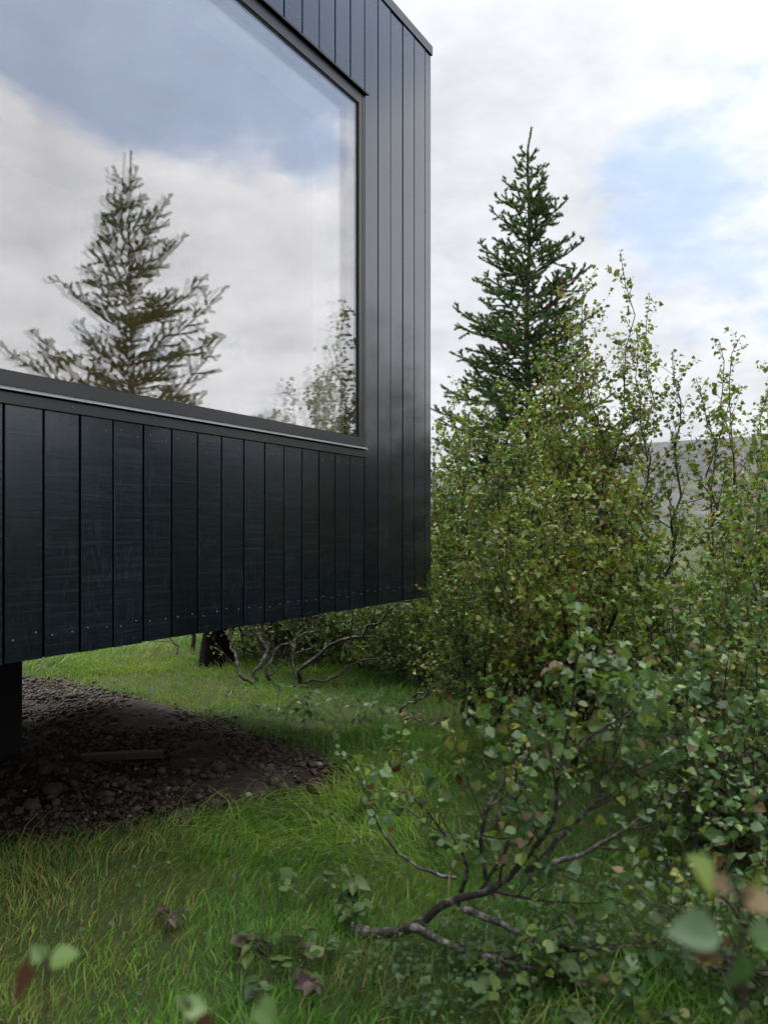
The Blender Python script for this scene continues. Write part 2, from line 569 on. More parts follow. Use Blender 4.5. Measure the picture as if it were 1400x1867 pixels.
    ga.box(gx1 - q, gx1 - .0005, y0 + .009, .02, gz0 + .0005, gz1 - .0005)
    ga.box(gx0 + .0005, gx1 - q - .0005, y0 + .009, .02, gz1 - q, gz1 - .0005)
    ga.box(gx0 + .0005, gx1 - q - .0005, y0 + .009, .02, gz0 + .0005, gz0 + .005)
    ga.build('gasket', M_GASKET, fr)
    for yy in (-.013, .034):
        p = Boxes()
        p.box(gx0 - .01, gx1 - q - .001 + .004, yy, yy + .006, gz0 + .001, gz1 - q + .003)
        p.build('pane', M_GLASS, fr)
    rv = Boxes()
    rv.box(4.905, W1 + .011, .071, .285, WZ0, WZ1 + .015)
    rv.box(W0 - .025, 4.9045, .071, .285, 3.478, WZ1 + .015)
    rv.box(W0 - .025, 4.9045, .071, .285, WZ0, 1.700)
    rv.box(W0 - .025, W0 + .03, .071, .285, 1.7005, 3.4775)
    rv.build('reveal', M_REVEAL, fr)
    dr = Boxes()
    dr.xprism([(.0, 1.683), (-.030, 1.681), (-.046, 1.672), (-.048, 1.669), (-.028, 1.678), (.0, 1.679)], W0, W1 - .002)
    dr.build('drip_strip', M_STEEL, fr)
    sl = Boxes()
    sl.xprism([(-.0235, 1.628), (-.036, 1.629), (-.036, 1.662), (-.0235, 1.666)], W0 - .02, W1 + .012)
    for k in range(12):
        sl.disc(W1 - .06 - k * .36, -.0362, 1.648, .0045, .002, -.5)
    sl.build('sill_flashing', [M_FRAME, M_STEEL], fr)
    ht = Boxes()
    ht.xprism([(-.0235, WZ1 + .004), (-.042, WZ1 - .002), (-.042, WZ1 + .008), (-.0235, WZ1 + .012)], W0 - .02, W1 + .016)
    ht.build('head_gap_shade', M_GASKET, fr)  # black strip standing in for the shadow gap above the frame head
    # piers
    for (x0, x1, ya, yb) in ((3.38, 4.16, 1.64, 2.12), (-.6, .18, 1.64, 2.12)):
        p = Boxes()
        t = .025
        p.prism([(x0 + t, ya), (x1 - t, ya), (x1, ya + t), (x1, yb - t), (x1 - t, yb), (x0 + t, yb), (x0, yb - t), (x0, ya + t)], -.25, Z_BOT + .019)
        o = p.build('foundation_pier', M_PIER, root)
    # switch plate on the end wall of the room
    sw = empty('wall_switch', (0, 0, 0), 'small white square switch plate on the room wall seen through the window', 'switch')
    cs = lambda s, d: (-A_OFF + s * ST - d * CT, s * CT + d * ST)
    X, Y = cs(5.45, 1.232)
    sw.location = (X, Y, 2.445)
    sw.rotation_euler = (0, 0, math.pi / 2 - TH)
    p = Boxes(); p.box(-.012, -.001, -.042, .042, -.042, .042); p.build('plate', M_PLATE, sw)
    p = Boxes(); p.box(-.016, -.0125, -.014, .014, -.014, .014); p.build('rocker', M_FRAME, sw)
    return root


# ------------------------------------------------------------------ plants: shared tools
def tubes(P, R, sides=5):
    M, N, _ = P.shape
    T = nrm(np.gradient(P, axis=1))
    ref = V3(.31, .77, .55)
    U = nrm(np.cross(T, ref))
    W = np.cross(T, U)
    a = np.arange(sides) * 2 * math.pi / sides
    ring = P[:, :, None, :] + R[:, :, None, None] * (np.cos(a)[:, None] * U[:, :, None, :] + np.sin(a)[:, None] * W[:, :, None, :])
    idx = np.arange(M * N * sides).reshape(M, N, sides)
    nx = np.roll(idx, -1, 2)
    q = np.stack([idx[:, :-1], nx[:, :-1], nx[:, 1:], idx[:, 1:]], -1).reshape(-1, 4)
    return ring.reshape(-1, 3), q


def along(P, i, t):
    N = P.shape[1]
    f = np.clip(t, 0, 1) * (N - 1)
    k = np.minimum(f.astype(int), N - 2)
    u = (f - k)[:, None]
    p = P[i, k] * (1 - u) + P[i, k + 1] * u
    return p, nrm(P[i, k + 1] - P[i, k])


def lengths(P):
    return np.linalg.norm(np.diff(P, axis=1), axis=2).sum(1)


def perp_at(T, az):
    up = np.broadcast_to(V3(.02, .01, 1), T.shape)
    U = nrm(np.cross(T, up))
    W = np.cross(U, T)
    return np.cos(az)[:, None] * U + np.sin(az)[:, None] * W


def branches(P, R, spacing, t0, t1, ang, lenf, npts, up, wig, rr, rng, planar=False, rmin=.0008):
    L = lengths(P)
    n = np.maximum(0, np.round(L * (t1 - t0) / spacing + rng.uniform(-.5, .5, len(L)))).astype(int)
    i = np.repeat(np.arange(len(P)), n)
    if not len(i):
        return np.zeros((0, npts, 3)), np.zeros((0, npts)), i, np.zeros(0)
    k = np.concatenate([np.arange(m) for m in n])
    t = t0 + (t1 - t0) * (k + rng.uniform(.1, .9, len(i))) / np.maximum(n[i], 1)
    p, T = along(P, i, t)
    if planar:
        az = np.where(k % 2 == 0, 0.0, math.pi) + rng.normal(0, .45, len(i))
    else:
        az = k * 2.4 + rng.uniform(0, 6.28, len(P))[i] + rng.normal(0, .4, len(i))
    a = np.radians(rng.uniform(ang[0], ang[1], len(i)))[:, None]
    D = nrm(T * np.cos(a) + perp_at(T, az) * np.sin(a))
    ln = lenf(t, L[i], rng)
    u = np.linspace(0, 1, npts)[None, :, None]
    Q = p[:, None, :] + D[:, None, :] * ln[:, None, None] * u
    Q = Q + (u ** 2) * ln[:, None, None] * np.asarray(up) * V3(0, 0, 1)
    ph = rng.normal(0, 1, (len(i), npts, 3)).cumsum(1)
    ph -= ph[:, :1]
    Q = Q + ph * (wig * ln)[:, None, None] * u
    f = np.clip(t, 0, 1) * (P.shape[1] - 1)
    r0 = np.maximum(R[i, f.astype(int)] * rr, rmin)
    r0 = np.minimum(r0, .0022 + ln * .011)
    RR = r0[:, None] * (1 - .72 * u[0, :, 0][None, :])
    return Q, np.maximum(RR, rmin * .6), i, t


def leaf_template(detail):
    """Ovate, short-pointed birch leaf with a stalk, folded along the midrib; x along, y across, z up."""
    if detail:
        us = np.array([.16, .22, .30, .36, .42, .49, .55, .62, .68, .76, .83, .91])
        ws = np.array([.012, .17, .33, .34, .415, .37, .405, .33, .335, .22, .195, .07])
    else:
        us = np.array([.20, .30, .46, .74])
        ws = np.array([.018, .31, .41, .22])
    n = len(us)
    z = lambda u, w: .22 * w - .22 * np.maximum(u - .25, 0) ** 2
    mid = np.array([[0, 0, 0.0], [.3, 0, z(.3, 0)], [.62, 0, z(.62, 0)], [1, 0, z(1, 0)]])
    Rt = np.stack([us, ws, z(us, ws)], 1)
    Lt = np.stack([us, -ws, z(us, ws)], 1)
    V = np.concatenate([mid, Rt, Lt])
    r = list(range(4, 4 + n)); l = list(range(4 + n, 4 + 2 * n))
    return V, [[0] + [1, 2, 3] + r[::-1], [0] + l + [3, 2, 1]]


def herb_template():
    us = np.array([.06, .18, .30, .42, .55, .68, .82, .93])
    ws = np.array([.09, .25, .33, .37, .35, .28, .16, .06])
    n = len(us)
    z = lambda u, w: .25 * w - .30 * u ** 2
    mid = np.array([[0, 0, 0.0], [.3, 0, z(.3, 0)], [.65, 0, z(.65, 0)], [1, 0, z(1, 0)]])
    V = np.concatenate([mid, np.stack([us, ws, z(us, ws)], 1), np.stack([us, -ws, z(us, ws)], 1)])
    r = list(range(4, 4 + n)); l = list(range(4 + n, 4 + 2 * n))
    return V, [[0] + [1, 2, 3] + r[::-1], [0] + l + [3, 2, 1]]


LEAF_LO, LEAF_HI, LEAF_HERB = leaf_template(0), leaf_template(1), herb_template()


def place_leaves(tpl, pos, D, N, size, wid=1.0):
    TV, TF = tpl
    D = nrm(D)
    N = nrm(N - D * (N * D).sum(-1, keepdims=True))
    B = np.cross(N, D)
    s = size[:, None, None]
    wv = np.broadcast_to(np.asarray(wid, float), size.shape)[:, None, None]
    zs = (np.sin(np.arange(len(pos)) * 12.9898) * .5 + .5)[:, None, None] * 2.6 - .5          # every leaf curls by its own amount
    V = pos[:, None, :] + s * (TV[None, :, 0:1] * D[:, None] + wv * TV[None, :, 1:2] * B[:, None] + zs * TV[None, :, 2:3] * N[:, None])
    off = (np.arange(len(pos)) * len(TV))[:, None]
    return V.reshape(-1, 3), [np.asarray(f)[None, :] + off for f in TF]


def twig_leaves(P, spacing, t0, size, rng, tint, tpl, rust=0.06, droop=.35, clump=1):
    L = lengths(P)
    n = np.maximum(1, np.round(L * (1 - t0) / spacing + rng.uniform(-.4, .4, len(L)))).astype(int)
    i = np.repeat(np.arange(len(P)), n)
    k = np.concatenate([np.arange(m) for m in n])
    t = t0 + (1 - t0) * (k + 1) / np.maximum(n[i], 1)
    if clump > 1:
        i, t, k = np.repeat(i, clump), np.repeat(t, clump), np.concatenate([k * clump + c for c in range(clump)]) if False else np.repeat(k, clump) + np.tile(np.arange(clump), len(k)) * 7
    p, T = along(P, i, t)
    az = k * 2.3 + rng.uniform(0, 6.28, len(i))
    D = T * rng.uniform(.15, .8, (len(i), 1)) + perp_at(T, az) + V3(0, 0, -1) * rng.uniform(-.25, droop * 2, (len(i), 1))
    N = V3(0, 0, 1) * rng.uniform(.0, 1.1, (len(i), 1)) + rng.normal(0, .55, (len(i), 3))
    sz = size * rng.uniform(.42, 1.38, len(i)) * (1 - .35 * np.clip((t - .75) / .25, 0, 1) * rng.uniform(0, 1, len(i)))
    tw = rng.normal(0, .15, len(P))[i]
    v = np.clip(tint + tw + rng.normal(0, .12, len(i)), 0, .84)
    ru = rng.uniform(0, 1, len(i)) < rust * (1 + 2 * (rng.uniform(0, 1, len(P)) < .15)[i])
    v = np.where(ru, rng.uniform(.86, 1, len(i)), v)
    return p, D, N, sz, v


def spline(pts, n, gnarl, rng):
    pts = np.asarray(pts, float)
    d = np.concatenate([[0], np.cumsum(np.linalg.norm(np.diff(pts, axis=0), axis=1))])
    u = np.linspace(0, d[-1], n)
    m = np.gradient(pts, d, axis=0, edge_order=1) if len(pts) > 2 else np.repeat((pts[1:] - pts[:1]) / d[-1], 2, 0)
    k = np.clip(np.searchsorted(d, u, side='right') - 1, 0, len(d) - 2)
    h = (d[k + 1] - d[k])[:, None]
    s = ((u - d[k]) / h[:, 0])[:, None]
    Q = (2 * s ** 3 - 3 * s ** 2 + 1) * pts[k] + (s ** 3 - 2 * s ** 2 + s) * h * m[k] + (-2 * s ** 3 + 3 * s ** 2) * pts[k + 1] + (s ** 3 - s ** 2) * h * m[k + 1]
    w = rng.normal(0, 1, (n, 3)).cumsum(0)
    w -= np.linspace(0, 1, n)[:, None] * w[-1]
    w -= w[0] * (1 - np.linspace(0, 1, n)[:, None])
    return Q + w * gnarl * d[-1] / n


def up_leader(base, tip, lean=.55, rng=None):
    """A stem that leaves the base sideways and then climbs to its tip."""
    base, tip = np.asarray(base, float), np.asarray(tip, float)
    d = tip - base
    m1 = base + d * V3(.42, .42, .25)
    m2 = base + d * V3(lean + .22, lean + .22, .58)
    return [base, m1, m2, tip]


LEAF_COUNT = [0]


def birch(label, leaders, cat='birch tree', name='birch_tree', seed=1, sec=(.075, .16, .30), leaf=.034, tint=.45, rust=.06, detail=0,
          bare=.18, leaf_gap=.026, twig_gap=.045, near=False, group='birches around the cabin', nlead=18, gnarl=.22, bark=None, terfrac=.46, clump=2, origin=None, rscale=1.0):
    """leaders: list of (points, base radius). sec = (spacing, length at the tip, length low down)."""
    rng = np.random.default_rng(seed)
    P = np.stack([spline(p, nlead, gnarl, rng) for p, _ in leaders])
    u = np.linspace(0, 1, nlead)
    R = np.stack([r * (1 - u) ** (1.5 if near else .95) + .0016 for r in [rscale * q[1] for q in leaders]])
    if origin is None:
        origin = P[0, 0].copy()
        origin[2] = float(ground_h(origin[0], origin[1]))
    root = empty(name, origin, label, cat, group)
    sp, l_tip, l_low = sec
    lf = lambda t, L, r: (l_tip + (l_low - l_tip) * (1 - t) ** .6) * r.uniform(.35, 1.45, len(t)) * np.minimum(1, .35 + (1.02 - t) * 4)
    P2, R2, i2, t2 = branches(P, R, sp, bare, .985, (28, 62), lf, 8, .16, .010, .55, rng)
    lf3 = lambda t, L, r: L * terfrac * (1 - .55 * t) * r.uniform(.5, 1.2, len(t))
    P3, R3, i3, t3 = branches(P2, R2, twig_gap, .15, .95, (30, 65), lf3, 5, .10, .012, .6, rng)
    V0, q0 = tubes(P, R, 8 if near else 7)
    V1, q1 = tubes(P2, R2, 5 if near else 4)
    mesh_obj('trunk', np.concatenate([V0, V1]), [q0, q1 + len(V0)], [bark or M_BARK, M_TWIG], root, midx=[0, 1], shade=True, origin=origin)
    lead_top = np.stack([along(P, np.full(6, j), np.linspace(max(bare, .55), 1, 6))[0] for j in range(len(P))])
    tpl = LEAF_HI if detail else LEAF_LO
    sets = [twig_leaves(P3, leaf_gap, .2, leaf, rng, tint, tpl, rust, clump=clump), twig_leaves(P2, leaf_gap * 1.3, .25, leaf, rng, tint, tpl, rust, clump=clump),
            twig_leaves(lead_top, leaf_gap, .1, leaf * .9, rng, tint + .08, tpl, rust, clump=clump)]
    p, D, N, sz, v = [np.concatenate([s[k] for s in sets]) for k in range(5)]
    LEAF_COUNT[0] += len(p)
    Vl, fl = place_leaves(tpl, p, D, N, sz)
    V3t, q3 = tubes(P3, R3, 3)
    mesh_obj('crown', np.concatenate([Vl, V3t]), fl + [q3 + len(Vl)], [M_LEAF_NEAR if near else M_LEAF, M_TWIG], root,
             midx=[0, 0, 1], var=[v, v, .5], shade=True, origin=origin)
    return root


# ------------------------------------------------------------------ spruce
def spruce(label, base, H, ratio, rmax, seed, low=.10, dens=230, needle=.017, width=.0024, lean=(0, 0), cones=(), elev=(42, 4), tipbend=.0, cat='spruce tree', jit=(.72, 1.18), whorl=(3, 5, 6), extra=(2, 6), off=.10, tw=.065):
    rng = np.random.default_rng(seed)
    base = np.asarray(base, float)
    root = empty('spruce_tree', base, label, cat, 'spruces near the cabin')
    n = 26
    u = np.linspace(0, 1, n)
    tr = np.zeros((1, n, 3))
    tr[0, :, 2] = u * H
    tr[0, :, 0] = lean[0] * u ** 2 + tipbend * np.clip((u - .93) / .07, 0, 1) ** 1.5 + .015 * np.sin(u * 17 + seed)
    tr[0, :, 1] = lean[1] * u ** 2 + .012 * np.sin(u * 13)
    R = (H * .011 * (1 - u) ** .9 + .004)[None]
    hs, d = [], .20
    z = H - .38
    while z > H * low:
        m = whorl[0] if H - z < .5 else (whorl[1] if H - z < 1.2 else whorl[2])
        a0 = rng.uniform(0, 6.28)
        for k in range(m):
            hs.append((z + rng.normal(0, .025), a0 + k * 6.283 / m + rng.normal(0, .25), 1.0))
        for k in range(rng.integers(*extra) if H - z > .7 else 0):
            hs.append((z - rng.uniform(.05, .2), rng.uniform(0, 6.28), rng.uniform(.35, .7)))
        z -= d + rng.uniform(-.02, .04)
        d = min(.24, d + .010)
    hs = np.array(hs)
    dist = H - hs[:, 0]
    L = np.minimum(off + dist * ratio * (.55 + .45 * smooth(.2, 1.1, dist)), rmax + .12 * (dist * ratio - rmax).clip(0)) * hs[:, 2] * rng.uniform(*jit, len(hs))
    p0, _ = along(tr, np.zeros(len(hs), int), hs[:, 0] / H)
    el = np.radians(elev[1] + (elev[0] - elev[1]) * np.exp(-dist / 1.3) + rng.normal(0, 5, len(hs)))
    D = np.stack([np.cos(hs[:, 1]) * np.cos(el), np.sin(hs[:, 1]) * np.cos(el), np.sin(el)], 1)
    uu = np.linspace(0, 1, 9)[None, :, None]
    curve = .22 * uu ** 2.4 - .10 * uu * np.clip(dist / 3, 0, 1)[:, None, None]
    P1 = p0[:, None] + D[:, None] * L[:, None, None] * uu + curve * L[:, None, None] * V3(0, 0, 1)
    w = rng.normal(0, 1, P1.shape).cumsum(1); w -= w[:, :1]
    P1 = P1 + w * .006 * L[:, None, None]
    R1 = (.0025 + .010 * L)[:, None] * (1 - .8 * uu[0, :, 0][None])
    P2, R2, i2, t2 = branches(P1, R1, tw, .14, .97, (40, 62), lambda t, Lp, r: (.055 + .42 * Lp * (1 - t) ** .9) * r.uniform(.6, 1.15, len(t)), 6, .14, .008, .6, rng, planar=True)
    P3, R3, i3, t3 = branches(P2, R2, tw * .95, .2, .92, (40, 62), lambda t, Lp, r: (.04 + .42 * Lp * (1 - t)) * r.uniform(.6, 1.1, len(t)), 4, .12, .008, .7, rng, planar=True)
    V0, q0 = tubes(tr, R, 10)
    V1, q1 = tubes(P1, R1, 5)
    V2, q2 = tubes(P2, R2, 3)
    mesh_obj('trunk', np.concatenate([V0, V1, V2]), [q0, q1 + len(V0), q2 + len(V0) + len(V1)], M_SPRUCE_BARK, root, shade=True)
    pos, Dn, var = [], [], []

    def needles(P, t0, dn, vbase):
        Lp = lengths(P)
        m = np.maximum(3, (Lp * (1 - t0) * dn)).astype(int)
        i = np.repeat(np.arange(len(P)), m)
        t = t0 + (1 - t0) * rng.uniform(0, 1, len(i))
        p, T = along(P, i, t)
        az = rng.uniform(0, 6.28, len(i))
        az = np.where((np.sin(az) < -.2) & (rng.uniform(0, 1, len(i)) < .6), -az, az)
        a = np.radians(rng.uniform(32, 68, len(i)))[:, None]
        pos.append(p); Dn.append(T * np.cos(a) + perp_at(T, az) * np.sin(a))
        var.append(np.clip(vbase[i] + .22 * t + rng.normal(0, .10, len(i)), 0, 1))
    top = along(tr, np.zeros(10, int), np.linspace(1 - .75 / H, 1, 10))[0][None]
    needles(top, 0, dens * 1.3, np.array([.6]))
    needles(P1, .30, dens, rng.normal(.35, .1, len(P1)))
    needles(P2, .06, dens, rng.normal(.38, .14, len(P2)))
    needles(P3, .05, dens, rng.normal(.42, .14, len(P3)))
    p, D, v = np.concatenate(pos), nrm(np.concatenate(Dn)), np.concatenate(var)
    ln = needle * rng.uniform(.75, 1.15, len(p))[:, None]
    side = nrm(np.cross(D, rng.normal(0, 1, D.shape))) * width * .5
    tip = p + D * ln
    Vn = np.stack([p - side * .8, p + side * .8, p + D * ln * .6 + side, tip, p + D * ln * .6 - side], 1).reshape(-1, 3)
    f = np.arange(len(p) * 5).reshape(-1, 5)
    mesh_obj('crown', Vn, [f], M_NEEDLE, root, var=[v])
    # brown cones, each a part sharing one mesh
    proto = None
    for (cz, caz, cr, num) in cones:
        ctr = V3(math.cos(caz) * cr, math.sin(caz) * cr, cz)
        cand = np.argsort(np.linalg.norm(P1[:, 4] - ctr, axis=1))[:4]
        ci = rng.choice(cand, num)
        pp, _ = along(P1, ci, rng.uniform(.3, .95, num))
        pp = pp + rng.normal(0, .035, (num, 3))
        for k in range(num):
            if proto is None:
                bm = bmesh.new(); bmesh.ops.create_uvsphere(bm, u_segments=8, v_segments=7, radius=1)
                cv = np.array([w.co[:] for w in bm.verts]); cf = [[w.index for w in fc.verts] for fc in bm.faces]; bm.free()
                cv = cv * V3(.014, .014, .034) * (1 - .35 * cv[:, 2:3] * V3(1, 1, 0))
                o = proto = mesh_obj('cone', cv, [[f for f in cf if len(f) == 3], [f for f in cf if len(f) == 4]], M_CONE, root, shade=True)
            else:
                o = proto.copy(); COL.objects.link(o); o.parent = root
            o.location = pp[k]
            o.rotation_euler = (rng.normal(0, .5), rng.normal(0, .5), rng.uniform(0, 6.28))
            o.scale = [rng.uniform(.8, 1.3)] * 3
    return root


# ------------------------------------------------------------------ ground layer
def field(n, x0, x1, y0, y1, rng, widen=(.62, .8)):
    y = rng.uniform(y0, y1, n)
    x = rng.uniform(x0, x1, n)
    k = np.abs(x) < widen[0] * y + widen[1]
    return x[k], y[k]


def build_grass():
    rng = np.random.default_rng(21)
    X, Y, Lm = [], [], []
    for (y0, y1, dens, lm) in ((1.5, 3.2, 8000, 1.0), (3.2, 5.2, 4500, 1.0), (5.2, 8, 1500, 1.1), (8, 13, 700, 1.3)):
        w = .62 * y1 + .8
        n = int(dens * (y1 - y0) * 2 * w)
        x, y = field(n, -w, w, y0, y1, rng)
        X.append(x); Y.append(y); Lm.append(np.full(len(x), lm))
    x, y, lm = np.concatenate(X), np.concatenate(Y), np.concatenate(Lm)
    sd = poly_sd(x, y, GRAVEL)
    edge = sd + .10 * (hash_noise(x * 7, y * 7, 31) - .5)
    keep = edge > rng.uniform(-.10, .10, len(x))
    patch = hash_noise(x * 2.2, y * 2.2, 12) * .6 + hash_noise(x * 6, y * 6, 13) * .4
    keep &= rng.uniform(0, 1, len(x)) < .45 + .9 * patch
    shade = smooth(.2, 1.6, x - .10 * (y - 3)) * smooth(2.2, 3.4, y)      # trodden, thin turf among the birches
    keep &= rng.uniform(0, 1, len(x)) > .62 * shade
    x, y, lm, patch, sd = x[keep], y[keep], lm[keep], patch[keep], sd[keep]
    n = len(x)
    ca = 6.283 * 1.4 * (hash_noise(x * .8, y * .8, 41) + .45 * hash_noise(x * 2.4, y * 2.4, 42)) + rng.normal(0, 1.0, n)
    tall = smooth(.45, .8, hash_noise(x * 1.5, y * 1.5, 17))
    L = lm * (.046 + .066 * tall + .04 * patch) * rng.uniform(.55, 1.35, n)
    stray = rng.uniform(0, 1, n) < .02
    L = np.where(stray, L * 2.0, L)
    bend = rng.uniform(.55, 1.5, n) * (.8 + .5 * tall)
    d = np.stack([np.cos(ca), np.sin(ca), np.zeros(n)], 1)
    face = rng.uniform(0, 6.28, n)
    sdv = np.stack([np.cos(face), np.sin(face), np.zeros(n)], 1)
    wd = .0009 + .0020 * rng.uniform(0, 1, n) ** 3 + .0003 * np.clip(y - 3, 0, 6)
    base = np.stack([x, y, ground_h(x, y) - .005], 1)
    rows = []
    for u, wf in ((0, 1.0), (.4, .9), (.75, .6), (1, 0)):
        hh = L * u * (1 - .43 * bend * u)
        c = base + d * (L * bend * .75 * u ** 1.8)[:, None] + np.stack([0 * hh, 0 * hh, hh], 1)
        if wf:
            rows += [c - sdv * (wd * wf)[:, None], c + sdv * (wd * wf)[:, None]]
        else:
            rows.append(c)
    V = np.stack(rows, 1).reshape(-1, 3)
    o = (np.arange(n) * 7)[:, None]
    q = np.concatenate([np.array([[0, 1, 3, 2]]) + o, np.array([[2, 3, 5, 4]]) + o])
    t = np.array([[4, 5, 6]]) + o
    col = .29 + .70 * (hash_noise(x * 1.3, y * 1.3, 51) - .45) + .45 * (hash_noise(x * 4.2, y * 4.2, 52) - .5) + rng.normal(0, .15, n) + .15 * smooth(5.5, 7, y)
    col = np.clip(col, 0, .84)
    dry = rng.uniform(0, 1, n) < .05 + .28 * smooth(.5, .75, hash_noise(x * 2.1, y * 2.1, 61)) + .20 * smooth(-.3, -1.0, x) * smooth(3.6, 3.0, y)
    col = np.where(dry, rng.uniform(.86, 1, n), col)
    col = np.where(stray & (rng.uniform(0, 1, n) < .7), rng.uniform(.86, .95, n), col)
    g = mesh_obj('grass', V, [q, t], M_GRASS, var=[np.concatenate([col, col]), col], shade=True)
    tag(g, 'fine long green grass combed flat around the gravel patch', 'grass', kind='stuff')


def stones_arrays():
    out = []
    for k in range(6):
        bm = bmesh.new(); bmesh.ops.create_icosphere(bm, subdivisions=2, radius=1)
        v = np.array([w.co[:] for w in bm.verts]); f = np.array([[w.index for w in fc.verts] for fc in bm.faces]); bm.free()
        r = np.random.default_rng(100 + k)
        s = np.ones(len(v))
        for _ in range(9):
            dvec = nrm(r.normal(0, 1, 3)); c = r.uniform(.55, .95)
            pr = v @ dvec
            s = np.where(pr > c, np.minimum(s, c / np.maximum(pr, .01) + .06), s)
        v = v * s[:, None] * np.array([1, r.uniform(.7, .95), r.uniform(.5, .8)])
        out.append((v, f))
    return out


STONES = stones_arrays()


def build_gravel():
    rng = np.random.default_rng(5)
    n = 56000
    x = rng.uniform(-4.4, .1, n); y = rng.uniform(2.3, 7.2, n)
    sd = poly_sd(x, y, GRAVEL)
    k = (sd < .04 + .07 * rng.normal(0, 1, n)) & (x > -.68 * y - .4)
    k &= rng.uniform(0, 1, n) < .55 + .45 * smooth(.25, .5, hash_noise(x * 2.5, y * 2.5, 77))
    x, y = x[k], y[k]
    size = np.clip(.0066 * np.exp(rng.normal(0, .64, len(x))), .003, .026)
    Vs, fs, vs, off = [], [], [], 0
    for i in range(len(x)):
        v, f = STONES[i % 6]
        a = rng.uniform(0, 6.28); c, s_ = math.cos(a), math.sin(a)
        Rm = np.array([[c, -s_, 0], [s_, c, 0], [0, 0, 1]])
        Vs.append((v * size[i]) @ Rm.T + V3(x[i], y[i], float(ground_h(x[i], y[i])) + size[i] * rng.uniform(.05, .6)))
        fs.append(f + off); off += len(v)
        vs.append(np.full(len(f), min(1, max(0, rng.beta(2, 2.6)))))
    g = mesh_obj('gravel', np.concatenate(Vs), [np.concatenate(fs)], M_STONE, var=[np.concatenate(vs)], shade=True)
    tag(g, 'dark brown gravel and small stones spread under the raised cabin', 'gravel', kind='stuff')
    spots = [(500, 1435, .042, .62, 'pale grey rounded stone near the tip of the gravel patch'), (340, 1420, .045, .66, 'grey rounded stone in the middle of the gravel patch'),
             (355, 1420, .036, .55, 'smaller grey stone touching the middle cobble'), (582, 1404, .03, .97, 'whitish small stone at the gravel tip'),
             (362, 1463, .035, .80, 'tan stone at the near edge of the gravel'), (590, 1440, .035, .78, 'tan stone at the outer gravel tip beside the grass'),
             (222, 1440, .055, .50, 'dark grey cobble beside the half buried plank'), (85, 1425, .075, .48, 'broad flat dark cobble at the left of the gravel'),
             (60, 1495, .055, .55, 'grey cobble at the front left of the gravel'), (210, 1322, .05, .42, 'dark cobble below the far grass bank'),
             (132, 1280, .06, .60, 'flat grey stone at the back of the gravel'), (150, 1275, .045, .66, 'pale stone at the back edge of the gravel under the grass bank'),
             (400, 1417, .06, .40, 'dark flat stone right of the middle cobble'), (515, 1445, .06, .45, 'dark grey flat stone along the near grass edge'),
             (315, 1323, .045, .52, 'round grey stone near the upper gravel edge'), (100, 1462, .07, .46, 'large dull cobble half sunk in soil at the left')]
    for i, (px_, py_, s, v, lab) in enumerate(spots):
        p = at_ground(px_, py_)
        p[2] = float(ground_h(p[0], p[1])) + s * .28
        vv, f = STONES[(i * 5 + 1) % 6]
        a = rng.uniform(0, 6.28); c, s_ = math.cos(a), math.sin(a)
        o = mesh_obj('stone', (vv * s * .74) @ np.array([[c, -s_, 0], [s_, c, 0], [0, 0, 1]]).T, [f], M_STONE, var=[np.full(len(f), v)], shade=True)
        o.location = p
        tag(o, lab, 'stone', 'larger stones on the gravel')
    for (a, b, w, h, lab) in (((150, 1396), (298, 1387), .06, .004, 'dark weathered plank half buried across the gravel'),):
        p, q = at_ground(*a), at_ground(*b)
        d = q - p
        L = float(np.linalg.norm(d)); n = 8
        bx = Boxes()
        pr = [(-w / 2, -.03), (w / 2, -.03), (w / 2, h - .004), (w / 2 - .004, h), (-w / 2 + .004, h), (-w / 2, h - .004)]
        bx.xprism(pr, 0, L)
        o = bx.build('plank', M_PLANK)
        o.location = (p[0], p[1], float(ground_h(p[0], p[1])) + .01)
        o.rotation_euler = (0, .01, math.atan2(d[1], d[0]))
        tag(o, lab, 'plank', 'planks in the gravel')


def herb(label, pos, n, size, spread, height, seed, var=(.3, .7), group='low leafy plants in the grass', tri=True, name='leafy_plant'):
    rng = np.random.default_rng(seed)
    pos = np.asarray(pos, float).copy()
    pos[2] = float(ground_h(pos[0], pos[1]))
    root = empty(name, pos, label, 'plant', group)
    a = rng.uniform(0, 6.28, n); r = spread * np.sqrt(rng.uniform(.02, 1, n))
    top = np.stack([np.cos(a) * r, np.sin(a) * r, height * rng.uniform(.45, 1.1, n) * (1 - .35 * r / spread)], 1)
    u = np.linspace(0, 1, 5)[None, :, None]
    bs = top * V3(.25, .25, 0)
    P = bs[:, None] * (1 - u) + top[:, None] * u + (u * (1 - u)) * V3(0, 0, .5) * height
    R = np.full((n, 5), .0013)
    Vt, qt = tubes(P, R, 4)
    m = 3 if tri else 1
    i = np.repeat(np.arange(n), m)
    k = np.tile(np.arange(m), n)
    out = nrm(np.stack([np.cos(a), np.sin(a), 0 * a], 1))[i]
    sd = np.cross(out, V3(0, 0, 1))
    th = (k - (m - 1) / 2) * 1.25 + rng.normal(0, .2, len(i))
    D = out * np.cos(th)[:, None] + sd * np.sin(th)[:, None] + V3(0, 0, 1) * rng.uniform(-.35, .25, (len(i), 1))
    N = V3(0, 0, 1) + rng.normal(0, .32, (len(i), 3))
    V, f = place_leaves(LEAF_HERB, top[i], D, N, size * rng.uniform(.7, 1.2, len(i)), rng.uniform(.85, 1.2, len(i)))
    v = rng.uniform(var[0], var[1], len(i))
    mesh_obj('stems', Vt, [qt], M_TWIG, root, shade=True)
    mesh_obj('leaves', V, f, M_HERB, root, var=[v, v], shade=True)
    return root


